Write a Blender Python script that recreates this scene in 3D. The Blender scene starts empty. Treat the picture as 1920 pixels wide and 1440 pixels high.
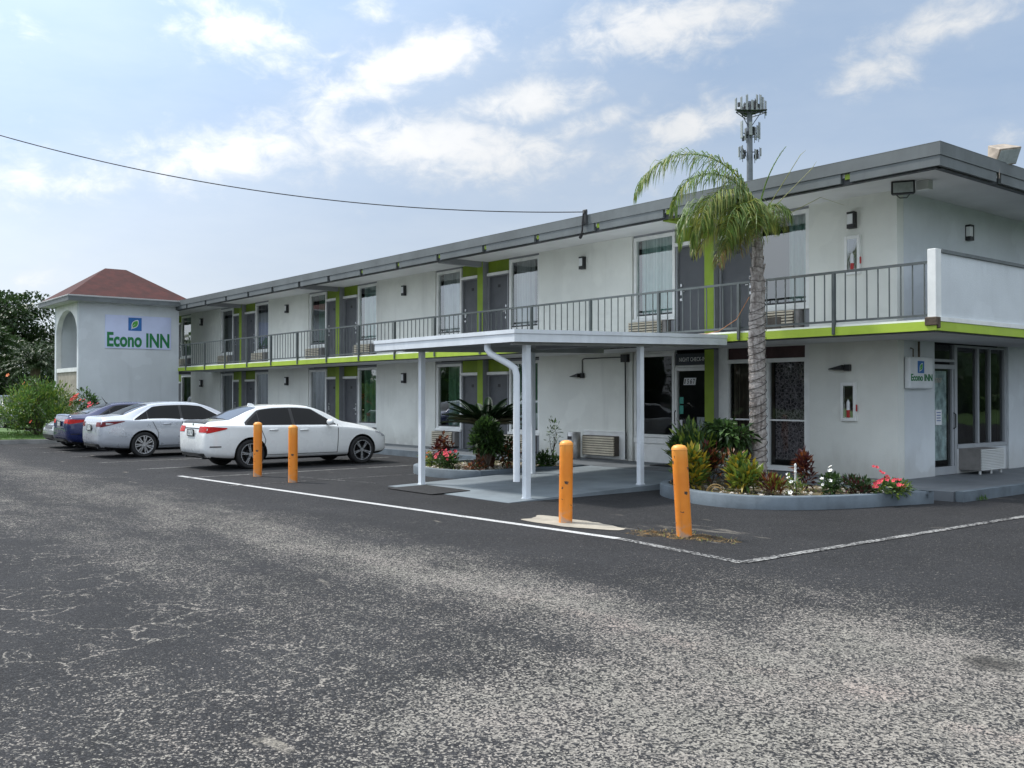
import bpy, bmesh, math, random
import numpy as np
from mathutils import Vector, Matrix
random.seed(7)
R=math.radians
scene=bpy.context.scene
COL=scene.collection

# ------------------------------------------------------------------ materials
MATS={}
class NT:
    def __init__(s,m): s.t=m.node_tree; s.n=s.t.nodes; s.l=s.t.links
    def new(s,k,**kw):
        n=s.n.new(k)
        for a,b in kw.items(): setattr(n,a,b)
        return n
    def put(s,sock,v):
        if v is None: return
        if isinstance(v,bpy.types.NodeSocket): s.l.new(v,sock)
        else:
            try: sock.default_value=v
            except Exception:
                sock.default_value=(v,v,v) if not isinstance(v,(tuple,list)) else (tuple(v)+(1,))[:4]
    def math(s,op,a,b=None,c=None,clamp=False):
        n=s.new('ShaderNodeMath',operation=op); n.use_clamp=clamp
        s.put(n.inputs[0],a); s.put(n.inputs[1],b); s.put(n.inputs[2],c); return n.outputs[0]
    def ss(s,x,a,b,lo=0.,hi=1.):
        n=s.new('ShaderNodeMapRange',interpolation_type='SMOOTHSTEP')
        s.put(n.inputs['Value'],x)
        for k,v in (('From Min',a),('From Max',b),('To Min',lo),('To Max',hi)): s.put(n.inputs[k],v)
        return n.outputs[0]
    def mix(s,f,a,b,bt='MIX'):
        n=s.new('ShaderNodeMix',data_type='RGBA',blend_type=bt)
        s.put(n.inputs[0],f)
        for i,v in ((6,a),(7,b)):
            s.put(n.inputs[i],v if isinstance(v,bpy.types.NodeSocket) else (tuple(v)+(1,))[:4])
        return n.outputs[2]
    def noise(s,vec,scale,detail=4,rough=.55,dist=0):
        n=s.new('ShaderNodeTexNoise'); s.put(n.inputs['Vector'],vec)
        n.inputs['Scale'].default_value=scale; n.inputs['Detail'].default_value=detail
        n.inputs['Roughness'].default_value=rough; n.inputs['Distortion'].default_value=dist
        return n.outputs['Fac']
    def noisec(s,vec,scale,detail=4):
        n=s.new('ShaderNodeTexNoise'); s.put(n.inputs['Vector'],vec)
        n.inputs['Scale'].default_value=scale; n.inputs['Detail'].default_value=detail
        return n.outputs['Color']
    def mapping(s,vec,scale=(1,1,1),loc=(0,0,0),rot=(0,0,0)):
        n=s.new('ShaderNodeMapping'); s.put(n.inputs['Vector'],vec)
        n.inputs['Scale'].default_value=scale; n.inputs['Location'].default_value=loc; n.inputs['Rotation'].default_value=rot
        return n.outputs[0]
    def obj(s): return s.new('ShaderNodeTexCoord').outputs['Object']
    def pos(s): return s.new('ShaderNodeNewGeometry').outputs['Position']
    def xyz(s,v):
        n=s.new('ShaderNodeSeparateXYZ'); s.put(n.inputs[0],v); return n.outputs
    def bump(s,h,strength=.3,dist=.01):
        n=s.new('ShaderNodeBump'); s.put(n.inputs['Height'],h)
        n.inputs['Strength'].default_value=strength; n.inputs['Distance'].default_value=dist; return n.outputs[0]

def newmat(name):
    m=bpy.data.materials.new(name); m.use_nodes=True
    t=NT(m); t.n.clear()
    out=t.new('ShaderNodeOutputMaterial'); b=t.new('ShaderNodeBsdfPrincipled')
    t.l.new(b.outputs[0],out.inputs[0]); t.bsdf=b; t.out=out
    MATS[name]=m; return m,t

def simple(name,col,rough=.6,var=.18,scale=3.,metal=0,bump=0,bscale=60,coat=0,streak=0,spec=None,fine=0,dirt=0):
    """paint with uneven tone: broad noise, vertical streaks, fine grain and bump"""
    m,t=newmat(name); p=t.pos()
    f=t.noise(p,scale,5,.6)
    c=t.mix(t.ss(f,.3,.72),[x*(1-var) for x in col],[min(1,x*(1+var*.6)) for x in col])
    if streak:
        sv=t.mapping(p,(5,5,.45)); sn=t.noise(sv,1.,5,.65)
        c=t.mix(t.ss(sn,.5,.8,0,streak),c,[x*.45 for x in col])
    if fine:
        c=t.mix(t.ss(t.noise(p,160,2,.5),.3,.75,0,fine),c,[x*.5 for x in col])
    if dirt:
        zz=t.xyz(p)[2]; dn=t.noise(t.mapping(p,(2.2,2.2,1.1)),1.,6,.65)
        k=t.math('MULTIPLY',t.ss(t.math('ADD',zz,t.math('MULTIPLY_ADD',dn,-.9,.45)),.75,.12),dirt); c=t.mix(k,c,(.23,.21,.17))
        st=t.noise(t.mapping(p,(2.4,2.4,.20),(3,1,0)),1.,4,.6); top=t.math('MULTIPLY',t.ss(st,.50,.72,0,dirt*.9),t.ss(t.noise(p,.5,2),.35,.6)); c=t.mix(top,c,[x*.62 for x in col])
        pt=t.noise(p,.9,3,.5); c=t.mix(t.ss(pt,.56,.60,0,.35),c,[x*1.07 for x in col])
    t.put(t.bsdf.inputs['Base Color'],c)
    rn=t.ss(t.noise(p,scale*2.3,4),.25,.75,max(.02,rough-.08),min(1,rough+.1))
    t.put(t.bsdf.inputs['Roughness'],rn); t.bsdf.inputs['Metallic'].default_value=metal
    if coat: t.bsdf.inputs['Coat Weight'].default_value=coat; t.bsdf.inputs['Coat Roughness'].default_value=.04
    if spec is not None: t.bsdf.inputs['Specular IOR Level'].default_value=spec
    if bump:
        t.put(t.bsdf.inputs['Normal'],t.bump(t.noise(p,bscale,4,.6),bump,.01))
    return m

def leafmat(name,col,var=.35,trans=.25,rough=.45):
    m,t=newmat(name); p=t.pos()
    c=t.mix(t.ss(t.noise(p,7,3),.3,.7),[x*(1-var) for x in col],[x*(1+var) for x in col])
    g=t.new('ShaderNodeNewGeometry')
    c=t.mix(t.ss(g.outputs['Random Per Island'],0,1,0,.45),c,[x*.42 for x in col])
    t.put(t.bsdf.inputs['Base Color'],c); t.bsdf.inputs['Roughness'].default_value=rough
    tr=t.new('ShaderNodeBsdfTranslucent'); t.put(tr.inputs[0],c)
    mx=t.new('ShaderNodeMixShader'); mx.inputs[0].default_value=trans
    t.l.new(t.bsdf.outputs[0],mx.inputs[1]); t.l.new(tr.outputs[0],mx.inputs[2]); t.l.new(mx.outputs[0],t.out.inputs[0])
    return m

def glassmat(name,tint=(.75,.8,.8),ior=1.9,body=0.):
    """window pane: fresnel mirror over a see-through tinted sheet"""
    m=bpy.data.materials.new(name); m.use_nodes=True; t=NT(m); t.n.clear()
    out=t.new('ShaderNodeOutputMaterial'); tr=t.new('ShaderNodeBsdfTransparent'); tr.inputs[0].default_value=tint+(1,)
    gl=t.new('ShaderNodeBsdfGlossy'); gl.inputs['Roughness'].default_value=.015; gl.inputs[0].default_value=(.92,.94,.95,1)
    p=t.pos(); t.put(gl.inputs['Normal'],t.bump(t.noise(p,1.3,2),.05,.05))
    fr=t.new('ShaderNodeFresnel'); fr.inputs[0].default_value=ior
    mx=t.new('ShaderNodeMixShader'); t.put(mx.inputs[0],t.math('ADD',fr.outputs[0],body,clamp=True)); t.l.new(tr.outputs[0],mx.inputs[1]); t.l.new(gl.outputs[0],mx.inputs[2])
    t.l.new(mx.outputs[0],out.inputs[0]); MATS[name]=m; return m

M=MATS
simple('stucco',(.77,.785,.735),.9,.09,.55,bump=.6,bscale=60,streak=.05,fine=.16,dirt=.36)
simple('stucco_shade',(.66,.70,.725),.9,.09,.6,bump=.55,bscale=60,streak=.05,fine=.14,dirt=.32)  # stucco again, darker and bluer: shade of the end faces in its colour
simple('frame_grey',(.34,.36,.38),.5,.1,3,streak=.1)
simple('trim_white',(.80,.81,.79),.5,.10,2.5,streak=.15)
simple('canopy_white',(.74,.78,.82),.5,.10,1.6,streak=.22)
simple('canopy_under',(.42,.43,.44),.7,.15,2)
simple('soffit',(.66,.67,.66),.85,.10,.8,bump=.1,bscale=40)
simple('fascia',(.125,.14,.142),.55,.16,1.2,streak=.25)
simple('dark_metal',(.03,.033,.036),.5,.2,4)
simple('green_paint',(.37,.51,.045),.55,.12,1.5,streak=.22)
simple('green_pilaster',(.22,.32,.02),.6,.12,2)
simple('green_dark',(.17,.25,.012),.6,.14,2)
simple('pilaster_grey',(.24,.25,.265),.6,.12,2)
simple('door_grey',(.078,.083,.092),.5,.12,2.2,streak=.1)
simple('rail_grey',(.085,.10,.10),.5,.2,5)
simple('silver',(.62,.63,.64),.3,.1,6,metal=.85)
simple('steel',(.42,.42,.41),.35,.25,5,metal=.8,streak=.2)
simple('ac_beige',(.62,.56,.44),.6,.15,4,streak=.2)
simple('ac_gap',(.10,.085,.07),.8,.2,4)
simple('ac_grey',(.22,.21,.20),.7,.2,4)
simple('interior',(.018,.019,.021),.9,.5,1.2)
simple('walk_paint',(.115,.128,.142),.55,.2,.9,bump=.12,bscale=50,fine=.15)
simple('pad_paint',(.20,.235,.26),.6,.28,.8,bump=.1,bscale=60,fine=.2)
simple('kerb_paint',(.125,.155,.18),.75,.3,1.8,bump=.3,bscale=40,streak=.3,fine=.2)
simple('kerb_concrete',(.26,.26,.25),.9,.3,2,bump=.3,bscale=40)
simple('soil',(.14,.115,.065),.95,.5,6,bump=.9,bscale=25,fine=.4)
simple('grass_base',(.06,.12,.02),.9,.4,2,bump=.6,bscale=60)
simple('sandy_concrete',(.37,.335,.275),.95,.25,3,bump=.5,bscale=50,fine=.2)
simple('rubber_black',(.012,.012,.013),.85,.3,6)
simple('number_black',(.02,.02,.022),.5,.1,6)
simple('lamp_black',(.02,.021,.023),.45,.2,6)
simple('lamp_white',(.78,.80,.80),.35,.06,8)
simple('flood_beige',(.36,.30,.24),.6,.3,7)
simple('flood_glass',(.42,.46,.46),.3,.15,5)
simple('sign_white',(.60,.66,.88),.4,.06,1.)
simple('sign_box',(.72,.75,.77),.45,.08,2,streak=.12)
simple('sign_green',(.012,.19,.055),.5,.12,4)
simple('sign_blue',(.02,.14,.42),.5,.1,4)
simple('leaf_green',(.07,.35,.04),.5,.2,6)
simple('sign_navy',(.02,.028,.04),.4,.1,4)
simple('wood_dark',(.06,.03,.03),.7,.3,3)
simple('red_paint',(.45,.02,.02),.35,.15,5)
simple('paper',(.75,.76,.78),.7,.05,10)
simple('ink_blue',(.05,.12,.35),.6,.1,10)
simple('sticker_teal',(.04,.30,.24),.5,.1,10)
simple('cable_black',(.015,.015,.016),.6,.2,6)
simple('cord_orange',(.55,.24,.10),.6,.2,6)
simple('mast_grey',(.15,.165,.19),.5,.2,1.5,metal=.2)
simple('antenna_pale',(.55,.57,.56),.5,.1,1)
simple('antenna_grey',(.30,.32,.33),.5,.2,1)
simple('bark',(.10,.075,.055),.95,.4,4,bump=.9,bscale=14)
simple('sago_trunk',(.13,.06,.035),.95,.5,9,bump=1.,bscale=30)
simple('dry_frond',(.30,.20,.08),.8,.4,5)
simple('flower_red',(.75,.05,.04),.6,.25,9)
simple('flower_pink',(.74,.055,.10),.6,.3,9)
simple('flower_white',(.82,.82,.78),.6,.1,9)
simple('flower_orange',(.75,.20,.06),.6,.25,9)
simple('stone_pale',(.50,.46,.40),.9,.3,9)
simple('tire',(.018,.018,.019),.8,.25,8)
simple('arch_dark',(.008,.008,.009),.9,.2,4)
simple('rim_silver',(.55,.56,.58),.28,.1,6,metal=.8)
simple('rim_black',(.02,.02,.022),.3,.1,6,metal=.3)
simple('car_white',(.80,.82,.82),.28,.03,1.5,coat=1)
simple('car_silver',(.50,.53,.58),.3,.06,1.5,metal=.35,coat=.8)
simple('car_blue',(.006,.015,.085),.28,.1,1.5,metal=.2,coat=1)
simple('car_greysilver',(.38,.40,.41),.3,.08,1.5,metal=.35,coat=.8)
simple('car_dark',(.02,.03,.035),.28,.1,1.5,coat=1)
simple('car_trim',(.012,.012,.013),.35,.2,4)
simple('chrome',(.72,.73,.75),.12,.05,5,metal=1)
simple('car_glass',(.004,.005,.006),.04,.2,1,spec=.26)
simple('backlight_glass',(.05,.058,.075),.04,.2,1,spec=1.)
simple('lamp_red',(.50,.010,.008),.25,.25,8,spec=.25)
simple('lamp_red_dark',(.16,.010,.014),.25,.25,8,spec=.25)
simple('lamp_clear',(.45,.47,.5),.1,.2,8,coat=1)
leafmat('leaf_dark',(.035,.075,.022)); leafmat('leaf_mid',(.075,.15,.032)); leafmat('leaf_yellow',(.40,.30,.025),.3)
leafmat('leaf_lime',(.22,.29,.04)); leafmat('leaf_maroon',(.085,.02,.02)); leafmat('leaf_palm',(.14,.23,.045),.3,.35)
leafmat('leaf_palm_yellow',(.30,.32,.07),.3,.35); leafmat('leaf_sago',(.016,.04,.014),.3,.1); leafmat('leaf_tree',(.042,.075,.024)); leafmat('leaf_tree_far',(.055,.08,.04))
leafmat('leaf_grass',(.07,.15,.025)); leafmat('leaf_hibiscus',(.11,.22,.045)); leafmat('leaf_rust',(.22,.07,.02))
glassmat('window_glass',(.86,.9,.9),1.55,.20); glassmat('tint_glass',(.75,.78,.78),1.4)

def curtainmat(name,a,b,dark=(0,0,0)):
    m,t=newmat(name); p=t.pos(); s=t.xyz(p)
    w=t.new('ShaderNodeTexWave',wave_type='BANDS',bands_direction='X'); t.put(w.inputs['Vector'],p); w.inputs['Scale'].default_value=3.2; w.inputs['Distortion'].default_value=2.2
    c=t.mix(w.outputs['Fac'],a,b); t.put(t.bsdf.inputs['Base Color'],c); t.bsdf.inputs['Roughness'].default_value=.9
    return m
curtainmat('curtain_teal',(.40,.60,.55),(.66,.82,.76)); curtainmat('curtain_green',(.10,.26,.16),(.30,.52,.34)); curtainmat('curtain_pale',(.60,.64,.64),(.80,.84,.82))
curtainmat('curtain_grey',(.16,.16,.19),(.32,.32,.36)); curtainmat('curtain_brown',(.14,.11,.09),(.30,.24,.19))
simple('curtain_frost',(.55,.66,.66),.9,.45,7)
m,t=newmat('lace'); p=t.pos(); v=t.new('ShaderNodeTexVoronoi',feature='DISTANCE_TO_EDGE'); t.put(v.inputs['Vector'],p); v.inputs['Scale'].default_value=13
c=t.mix(t.ss(v.outputs['Distance'],.02,.16),(.46,.41,.43),(.03,.025,.03)); t.put(t.bsdf.inputs['Base Color'],t.mix(t.ss(t.noise(p,30,2),.4,.6),c,(.24,.21,.22)))
t.bsdf.inputs['Roughness'].default_value=.9
# shingles
m,t=newmat('shingle_red'); p=t.pos()
z=t.xyz(p); rows=t.math('FRACT',t.math('MULTIPLY',z[2],9.)); 
c=t.mix(t.ss(t.noise(p,2.6,4),.3,.7),(.038,.008,.007),(.080,.016,.013))
vv=t.new('ShaderNodeTexVoronoi'); t.put(vv.inputs['Vector'],t.mapping(p,(3.5,3.5,9))); vv.inputs['Scale'].default_value=1.
c=t.mix(t.ss(vv.outputs['Color'],.0,1.,0,.55),c,(.05,.010,.009)); c=t.mix(t.ss(rows,.0,.22,.6,0),c,(.05,.01,.01))
t.put(t.bsdf.inputs['Base Color'],c); t.bsdf.inputs['Roughness'].default_value=.9; t.put(t.bsdf.inputs['Normal'],t.bump(rows,.5,.02))
# bollard
m,t=newmat('bollard_orange'); p=t.obj(); z=t.xyz(p)
c=t.mix(t.ss(t.noise(p,2.2,5),.3,.7),(.74,.22,.018),(.86,.29,.028))
c=t.mix(t.ss(t.noise(p,11,4,.55),.64,.66),c,(.06,.045,.035)); c=t.mix(t.ss(t.noise(t.mapping(p,(6,6,2.2)),1.,6,.7),.52,.72,0,.55),c,(.62,.22,.04)); c=t.mix(t.ss(z[2],.85,1.05,0,.35),c,(.9,.48,.12))
c=t.mix(t.ss(t.noise(t.mapping(p,(30,30,2)),1,3),.58,.75,0,.4),c,(.5,.19,.04))
c=t.mix(t.math('MULTIPLY',t.ss(z[2],.22,.0),t.ss(t.noise(p,16,3),.4,.65,0,.85)),c,(.38,.31,.25))
t.put(t.bsdf.inputs['Base Color'],c); t.bsdf.inputs['Roughness'].default_value=.45; t.put(t.bsdf.inputs['Normal'],t.bump(t.noise(p,9,4),.12,.02))
# palm bark : rings
m,t=newmat('palm_bark'); p=t.pos(); z=t.xyz(p)
n=t.noise(p,3.5,4); r=t.math('FRACT',t.math('ADD',t.math('MULTIPLY',z[2],5.2),t.math('MULTIPLY',n,.9)))
c=t.mix(t.ss(t.noise(p,12,5,.7),.3,.7),(.22,.19,.175),(.52,.48,.45))
c=t.mix(t.ss(r,.0,.16,.75,0),c,(.06,.05,.045)); c=t.mix(t.ss(t.noise(t.mapping(p,(14,14,2)),1,3),.52,.7,0,.6),c,(.08,.06,.05))
t.put(t.bsdf.inputs['Base Color'],c); t.bsdf.inputs['Roughness'].default_value=.95; t.put(t.bsdf.inputs['Normal'],t.bump(t.math('ADD',r,t.noise(p,22,4)),.8,.03))
# licence plate
m,t=newmat('plate'); p=t.obj(); s=t.xyz(p)
c=t.mix(t.ss(t.noise(t.mapping(p,(1,26,12)),1,2),.5,.56,0,.75),(.6,.63,.62),(.06,.09,.10)); t.put(t.bsdf.inputs['Base Color'],c); t.bsdf.inputs['Roughness'].default_value=.4

# ---- asphalt
def asphalt(name,paint=False):
    m,t=newmat(name); p=t.pos(); s=t.xyz(p); X,Y=s[0],s[1]
    warp=t.noise(p,.55,4,.6); warp2=t.noise(p,.17,3)
    Yw=t.math('ADD',Y,t.math('MULTIPLY_ADD',warp,1.9,-.95)); Xw=t.math('ADD',X,t.math('MULTIPLY_ADD',warp2,3.,-1.5))
    def gauss(c,w,v):
        q=t.math('DIVIDE',t.math('SUBTRACT',v,c),w); return t.math('EXPONENT',t.math('MULTIPLY',t.math('MULTIPLY',q,q),-1.))
    band=t.math('MULTIPLY',gauss(-10.9,.95,Yw),t.ss(Xw,-9.,3.2,.50,.85))
    # wheel path curving out of the lane to the right of the corner
    near=t.math('MULTIPLY',t.ss(Xw,3.2,5.0),t.math('MULTIPLY',t.ss(Yw,-8.7,-9.7),t.ss(Yw,-14.6,-12.6,.35,1.)))
    D=t.math('MAXIMUM',band,t.math('MULTIPLY',near,.92))
    D=t.math('MAXIMUM',D,t.math('MULTIPLY',gauss(-12.5,.9,Yw),t.ss(Xw,-12.,-1.,.40,.42)))
    D=t.math('MAXIMUM',D,t.math('MULTIPLY',t.ss(Xw,1.2,4.6),t.ss(Yw,-11.,-14.5,.50,.36)))
    sv=t.mapping(p,(.30,1.9,1),rot=(0,0,R(7))); stre=t.noise(sv,1.,7,.68); med=t.noise(p,2.1,6,.62)
    D=t.math('ADD',D,t.math('MULTIPLY',t.math('SUBTRACT',stre,.5),t.ss(Y,-7.6,-9.4,.30,1.05)))
    D=t.math('ADD',D,t.math('MULTIPLY',t.math('SUBTRACT',med,.5),.75))
    D=t.math('MULTIPLY',D,t.ss(Y,-7.7,-9.3,.16,1.),clamp=True)
    wv=t.new('ShaderNodeVectorMath',operation='ADD'); t.put(wv.inputs[0],p)
    sc=t.new('ShaderNodeVectorMath',operation='SCALE'); t.put(sc.inputs[0],t.noisec(p,2.8,6)); sc.inputs['Scale'].default_value=.50; t.l.new(sc.outputs[0],wv.inputs[1])
    def cracks(scale,wid,lo,hi,ns):
        vo=t.new('ShaderNodeTexVoronoi',feature='DISTANCE_TO_EDGE'); t.put(vo.inputs['Vector'],wv.outputs[0]); vo.inputs['Scale'].default_value=scale
        return t.math('MULTIPLY',t.ss(vo.outputs['Distance'],wid,wid*.25),t.ss(t.noise(p,ns,4,.6),lo,hi))
    cr=t.math('MAXIMUM',cracks(1.5,.024,.42,.55,.9),t.math('MULTIPLY',cracks(3.6,.040,.44,.58,1.4),.85))
    cr=t.math('MULTIPLY',cr,t.math('MULTIPLY',t.ss(Y,-11.2,-13.0,.10,1.),t.ss(t.noise(p,7,3),.30,.5,.45,1.)))
    scf=t.math('MULTIPLY',gauss(-11.0,.15,t.math('ADD',Y,t.math('MULTIPLY_ADD',t.noise(p,.7,3),.8,-.4))),t.ss(X,1.8,4.2)); scf=t.math('MULTIPLY',scf,t.ss(t.noise(p,1.8,4),.38,.6))
    # stones: each cell keeps or has lost its coat of sealer
    sp=t.new('ShaderNodeVectorMath',operation='ADD'); t.put(sp.inputs[0],t.mapping(p,(1,1,0)))
    s2=t.new('ShaderNodeVectorMath',operation='SCALE'); t.put(s2.inputs[0],t.noisec(p,60,2)); s2.inputs['Scale'].default_value=.012; t.l.new(s2.outputs[0],sp.inputs[1])
    vs=t.new('ShaderNodeTexVoronoi',voronoi_dimensions='2D'); t.put(vs.inputs['Vector'],sp.outputs[0]); vs.inputs['Scale'].default_value=84
    vs2=t.new('ShaderNodeTexVoronoi',voronoi_dimensions='2D'); t.put(vs2.inputs['Vector'],sp.outputs[0]); vs2.inputs['Scale'].default_value=165
    rc=t.xyz(vs.outputs['Color']); rc2=t.xyz(vs2.outputs['Color'])
    grit=t.noise(p,46,3,.6); grit2=rc2[1]
    rnd=t.math('ADD',t.math('MULTIPLY',rc[0],.55),t.math('ADD',t.math('MULTIPLY',rc2[0],.25),t.math('MULTIPLY',t.ss(t.noise(p,17,3,.6),.25,.75),.20)))
    g=rnd
    pe=t.math('MULTIPLY_ADD',D,.70,.0); pe=t.math('MAXIMUM',pe,t.math('MULTIPLY',cr,.72)); pe=t.math('MAXIMUM',pe,t.math('MULTIPLY',scf,.85))
    pe=t.math('MULTIPLY_ADD',pe,.66,.11)
    expo=t.ss(t.math('SUBTRACT',pe,rnd),-.07,.09)
    # clear scraped patches
    pn=t.noise(t.mapping(p,(.7,2.6,1),rot=(0,0,R(12))),1.,4,.6); pd=t.new('ShaderNodeVectorMath',operation='DISTANCE'); t.put(pd.inputs[0],t.mapping(p,(1,1.6,0))); pd.inputs[1].default_value=(.6,-10.6,0); pn=t.math('ADD',pn,t.ss(pd.outputs['Value'],2.4,.3,0,.11))
    patch=t.math('MULTIPLY',t.ss(t.math('ADD',pn,t.math('MULTIPLY',grit,.12)),.735,.79),t.ss(Y,-6.,-9.,.55,.8))
    tone=t.noise(p,.8,5,.6)
    dark=t.mix(t.ss(tone,.3,.7),(.015,.0152,.0168),(.026,.0262,.0285))
    dark=t.mix(t.ss(rc2[2],.55,1.,0,.8),dark,(.068,.069,.072)); dark=t.mix(t.ss(rc[2],.0,.4,.7,0),dark,(.011,.011,.012))
    lt=t.mix(t.ss(t.noise(p,1.6,4),.35,.68),(.29,.272,.235),(.335,.30,.265)); lt=t.mix(t.math('MULTIPLY',scf,.6),lt,(.44,.345,.30)); lt=t.mix(t.ss(rc[1],.0,1.,.80,0),lt,(.10,.095,.088)); lt=t.mix(t.ss(grit2,.6,1.,0,.4),lt,(.52,.49,.44))
    c=t.mix(t.math('MULTIPLY',expo,.93),dark,lt)
    c=t.mix(t.math('MULTIPLY',patch,t.ss(grit2,.2,.7,.25,.75)),c,(.33,.30,.25))
    oil=t.new('ShaderNodeVectorMath',operation='DISTANCE'); t.put(oil.inputs[0],t.mapping(p,(1,1,0))); oil.inputs[1].default_value=(6.15,-9.9,0); c=t.mix(t.ss(t.math('ADD',oil.outputs['Value'],t.math('MULTIPLY',t.noise(p,5,3),.3)),.42,.18,0,.75),c,(.018,.017,.016))
    st=t.ss(t.noise(p,.42,3),.66,.8,0,.5); c=t.mix(st,c,(.02,.02,.022))
    h=t.math('ADD',g,t.math('MULTIPLY',expo,.15))
    if paint:
        worn=t.math('ADD',t.noise(p,26,4,.65),t.math('MULTIPLY',t.noise(p,2.,3),.35))
        k=t.ss(worn,.72+paint,.60+paint,0,.92); c=t.mix(k,c,t.mix(t.ss(grit,.3,.7),*(((.42,.42,.42),(.72,.72,.71)) if paint>.1 else ((.24,.24,.235),(.44,.435,.42)))))
    t.put(t.bsdf.inputs['Base Color'],c); t.bsdf.inputs['Roughness'].default_value=.85; t.bsdf.inputs['Specular IOR Level'].default_value=.22
    t.put(t.bsdf.inputs['Normal'],t.bump(h,.8,.015)); return m
asphalt('asphalt'); asphalt('line_paint',.16); asphalt('line_paint_worn',.02); asphalt('line_paint_faint',-.07)

# ------------------------------------------------------------------ mesh helpers
class MB:
    def __init__(s): s.bm=bmesh.new()
    def v(s,*p): return s.bm.verts.new(p)
    def f(s,vs,mi=0):
        try: fc=s.bm.faces.new(vs); fc.material_index=mi; return fc
        except ValueError: return None
    def quad(s,*ps,mi=0): return s.f([s.bm.verts.new(p) for p in ps],mi)
    def hexa(s,b,t,mi=0):
        """b, t: four bottom and four top points, anticlockwise from above"""
        B=[s.bm.verts.new(p) for p in b]; T=[s.bm.verts.new(p) for p in t]
        s.f(B[::-1],mi); s.f(T,mi)
        for i in range(4): s.f([B[i],B[(i+1)%4],T[(i+1)%4],T[i]],mi)
        return s
    def box(s,x0,x1,y0,y1,z0,z1,mi=0):
        return s.hexa([(x0,y0,z0),(x1,y0,z0),(x1,y1,z0),(x0,y1,z0)],[(x0,y0,z1),(x1,y0,z1),(x1,y1,z1),(x0,y1,z1)],mi)
    def prism(s,poly,z0,z1,mi=0,mis=None):
        B=[s.bm.verts.new((x,y,z0)) for x,y in poly]; T=[s.bm.verts.new((x,y,z1)) for x,y in poly]
        s.f(B[::-1],mi); s.f(T,mi if mis is None else mis); n=len(poly)
        for i in range(n): s.f([B[i],B[(i+1)%n],T[(i+1)%n],T[i]],mi)
        return s
    def tube(s,pts,rad,seg=8,mi=0,cap=True,flat=None):
        pts=[Vector(p) for p in pts]; n=len(pts)
        if not hasattr(rad,'__len__'): rad=[rad]*n
        rings=[]; ref=None
        for i,p in enumerate(pts):
            d=(pts[min(i+1,n-1)]-pts[max(i-1,0)]).normalized()
            if ref is None: ref=d.orthogonal().normalized()
            a=(ref-d*ref.dot(d))
            a=a.normalized() if a.length>1e-6 else d.orthogonal().normalized()
            ref=a; b=d.cross(a)
            rings.append([s.bm.verts.new(p+(a*math.cos(2*math.pi*k/seg)+b*math.sin(2*math.pi*k/seg))*rad[i]) for k in range(seg)])
        for i in range(n-1):
            for k in range(seg): s.f([rings[i][k],rings[i][(k+1)%seg],rings[i+1][(k+1)%seg],rings[i+1][k]],mi)
        if cap: s.f(rings[0][::-1],mi); s.f(rings[-1],mi)
        return s
    def lathe(s,prof,seg=24,c=(0,0,0),axis='z',mi=0,close=False):
        rings=[]
        for r,h in prof:
            ring=[]
            for k in range(seg):
                a=2*math.pi*k/seg
                if axis=='z': q=(c[0]+r*math.cos(a),c[1]+r*math.sin(a),c[2]+h)
                else: q=(c[0]+r*math.cos(a),c[1]+h,c[2]+r*math.sin(a))
                ring.append(s.bm.verts.new(q))
            rings.append(ring)
        m=len(prof)
        for i in range(m if close else m-1):
            A=rings[i]; B=rings[(i+1)%m]
            for k in range(seg): s.f([A[k],A[(k+1)%seg],B[(k+1)%seg],B[k]],mi)
        return s
    def blob(s,c,r,mi=0,sub=2,jit=0):
        ret=bmesh.ops.create_icosphere(s.bm,subdivisions=sub,radius=1.)
        for v in ret['verts']:
            k=1+random.uniform(-jit,jit); v.co=Vector((c[0]+v.co.x*r[0]*k,c[1]+v.co.y*r[1]*k,c[2]+v.co.z*r[2]*k))
        for v in ret['verts']:
            for fc in v.link_faces: fc.material_index=mi
        return s
    def leaf(s,p,d,L,W,mi=0,fold=.12,droop=0.,up=None):
        p=Vector(p); d=Vector(d).normalized(); u=Vector(up) if up else Vector((random.uniform(-.4,.4),random.uniform(-.4,.4),1))
        sd=d.cross(u); sd=sd.normalized() if sd.length>1e-5 else d.orthogonal().normalized(); n=sd.cross(d)
        mid=p+d*L*.5+n*fold*W; tip=p+d*L+Vector((0,0,-droop*L))
        a,b,c_,e=s.bm.verts.new(p),s.bm.verts.new(mid+sd*W*.5),s.bm.verts.new(tip),s.bm.verts.new(mid-sd*W*.5)
        s.f([a,b,c_,e],mi); return s
    def bevel(s,off,seg=1):
        bmesh.ops.bevel(s.bm,geom=s.bm.edges[:],offset=off,segments=seg,affect='EDGES',clamp_overlap=True,profile=.7); return s
    def mesh(s,name,mats,smooth=None,recalc=False):
        if recalc: bmesh.ops.recalc_face_normals(s.bm,faces=s.bm.faces[:])
        me=bpy.data.meshes.new(name); s.bm.to_mesh(me); s.bm.free()
        for m in (mats if isinstance(mats,(list,tuple)) else [mats]): me.materials.append(MATS[m])
        if smooth is not None:
            for pl in me.polygons: pl.use_smooth=True
            if smooth<179: me.set_sharp_from_angle(angle=R(smooth))
        return me
    def build(s,name,mats,parent=None,smooth=None,loc=None,recalc=False):
        return link(name,s.mesh(name,mats,smooth,recalc),parent,loc)

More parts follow.
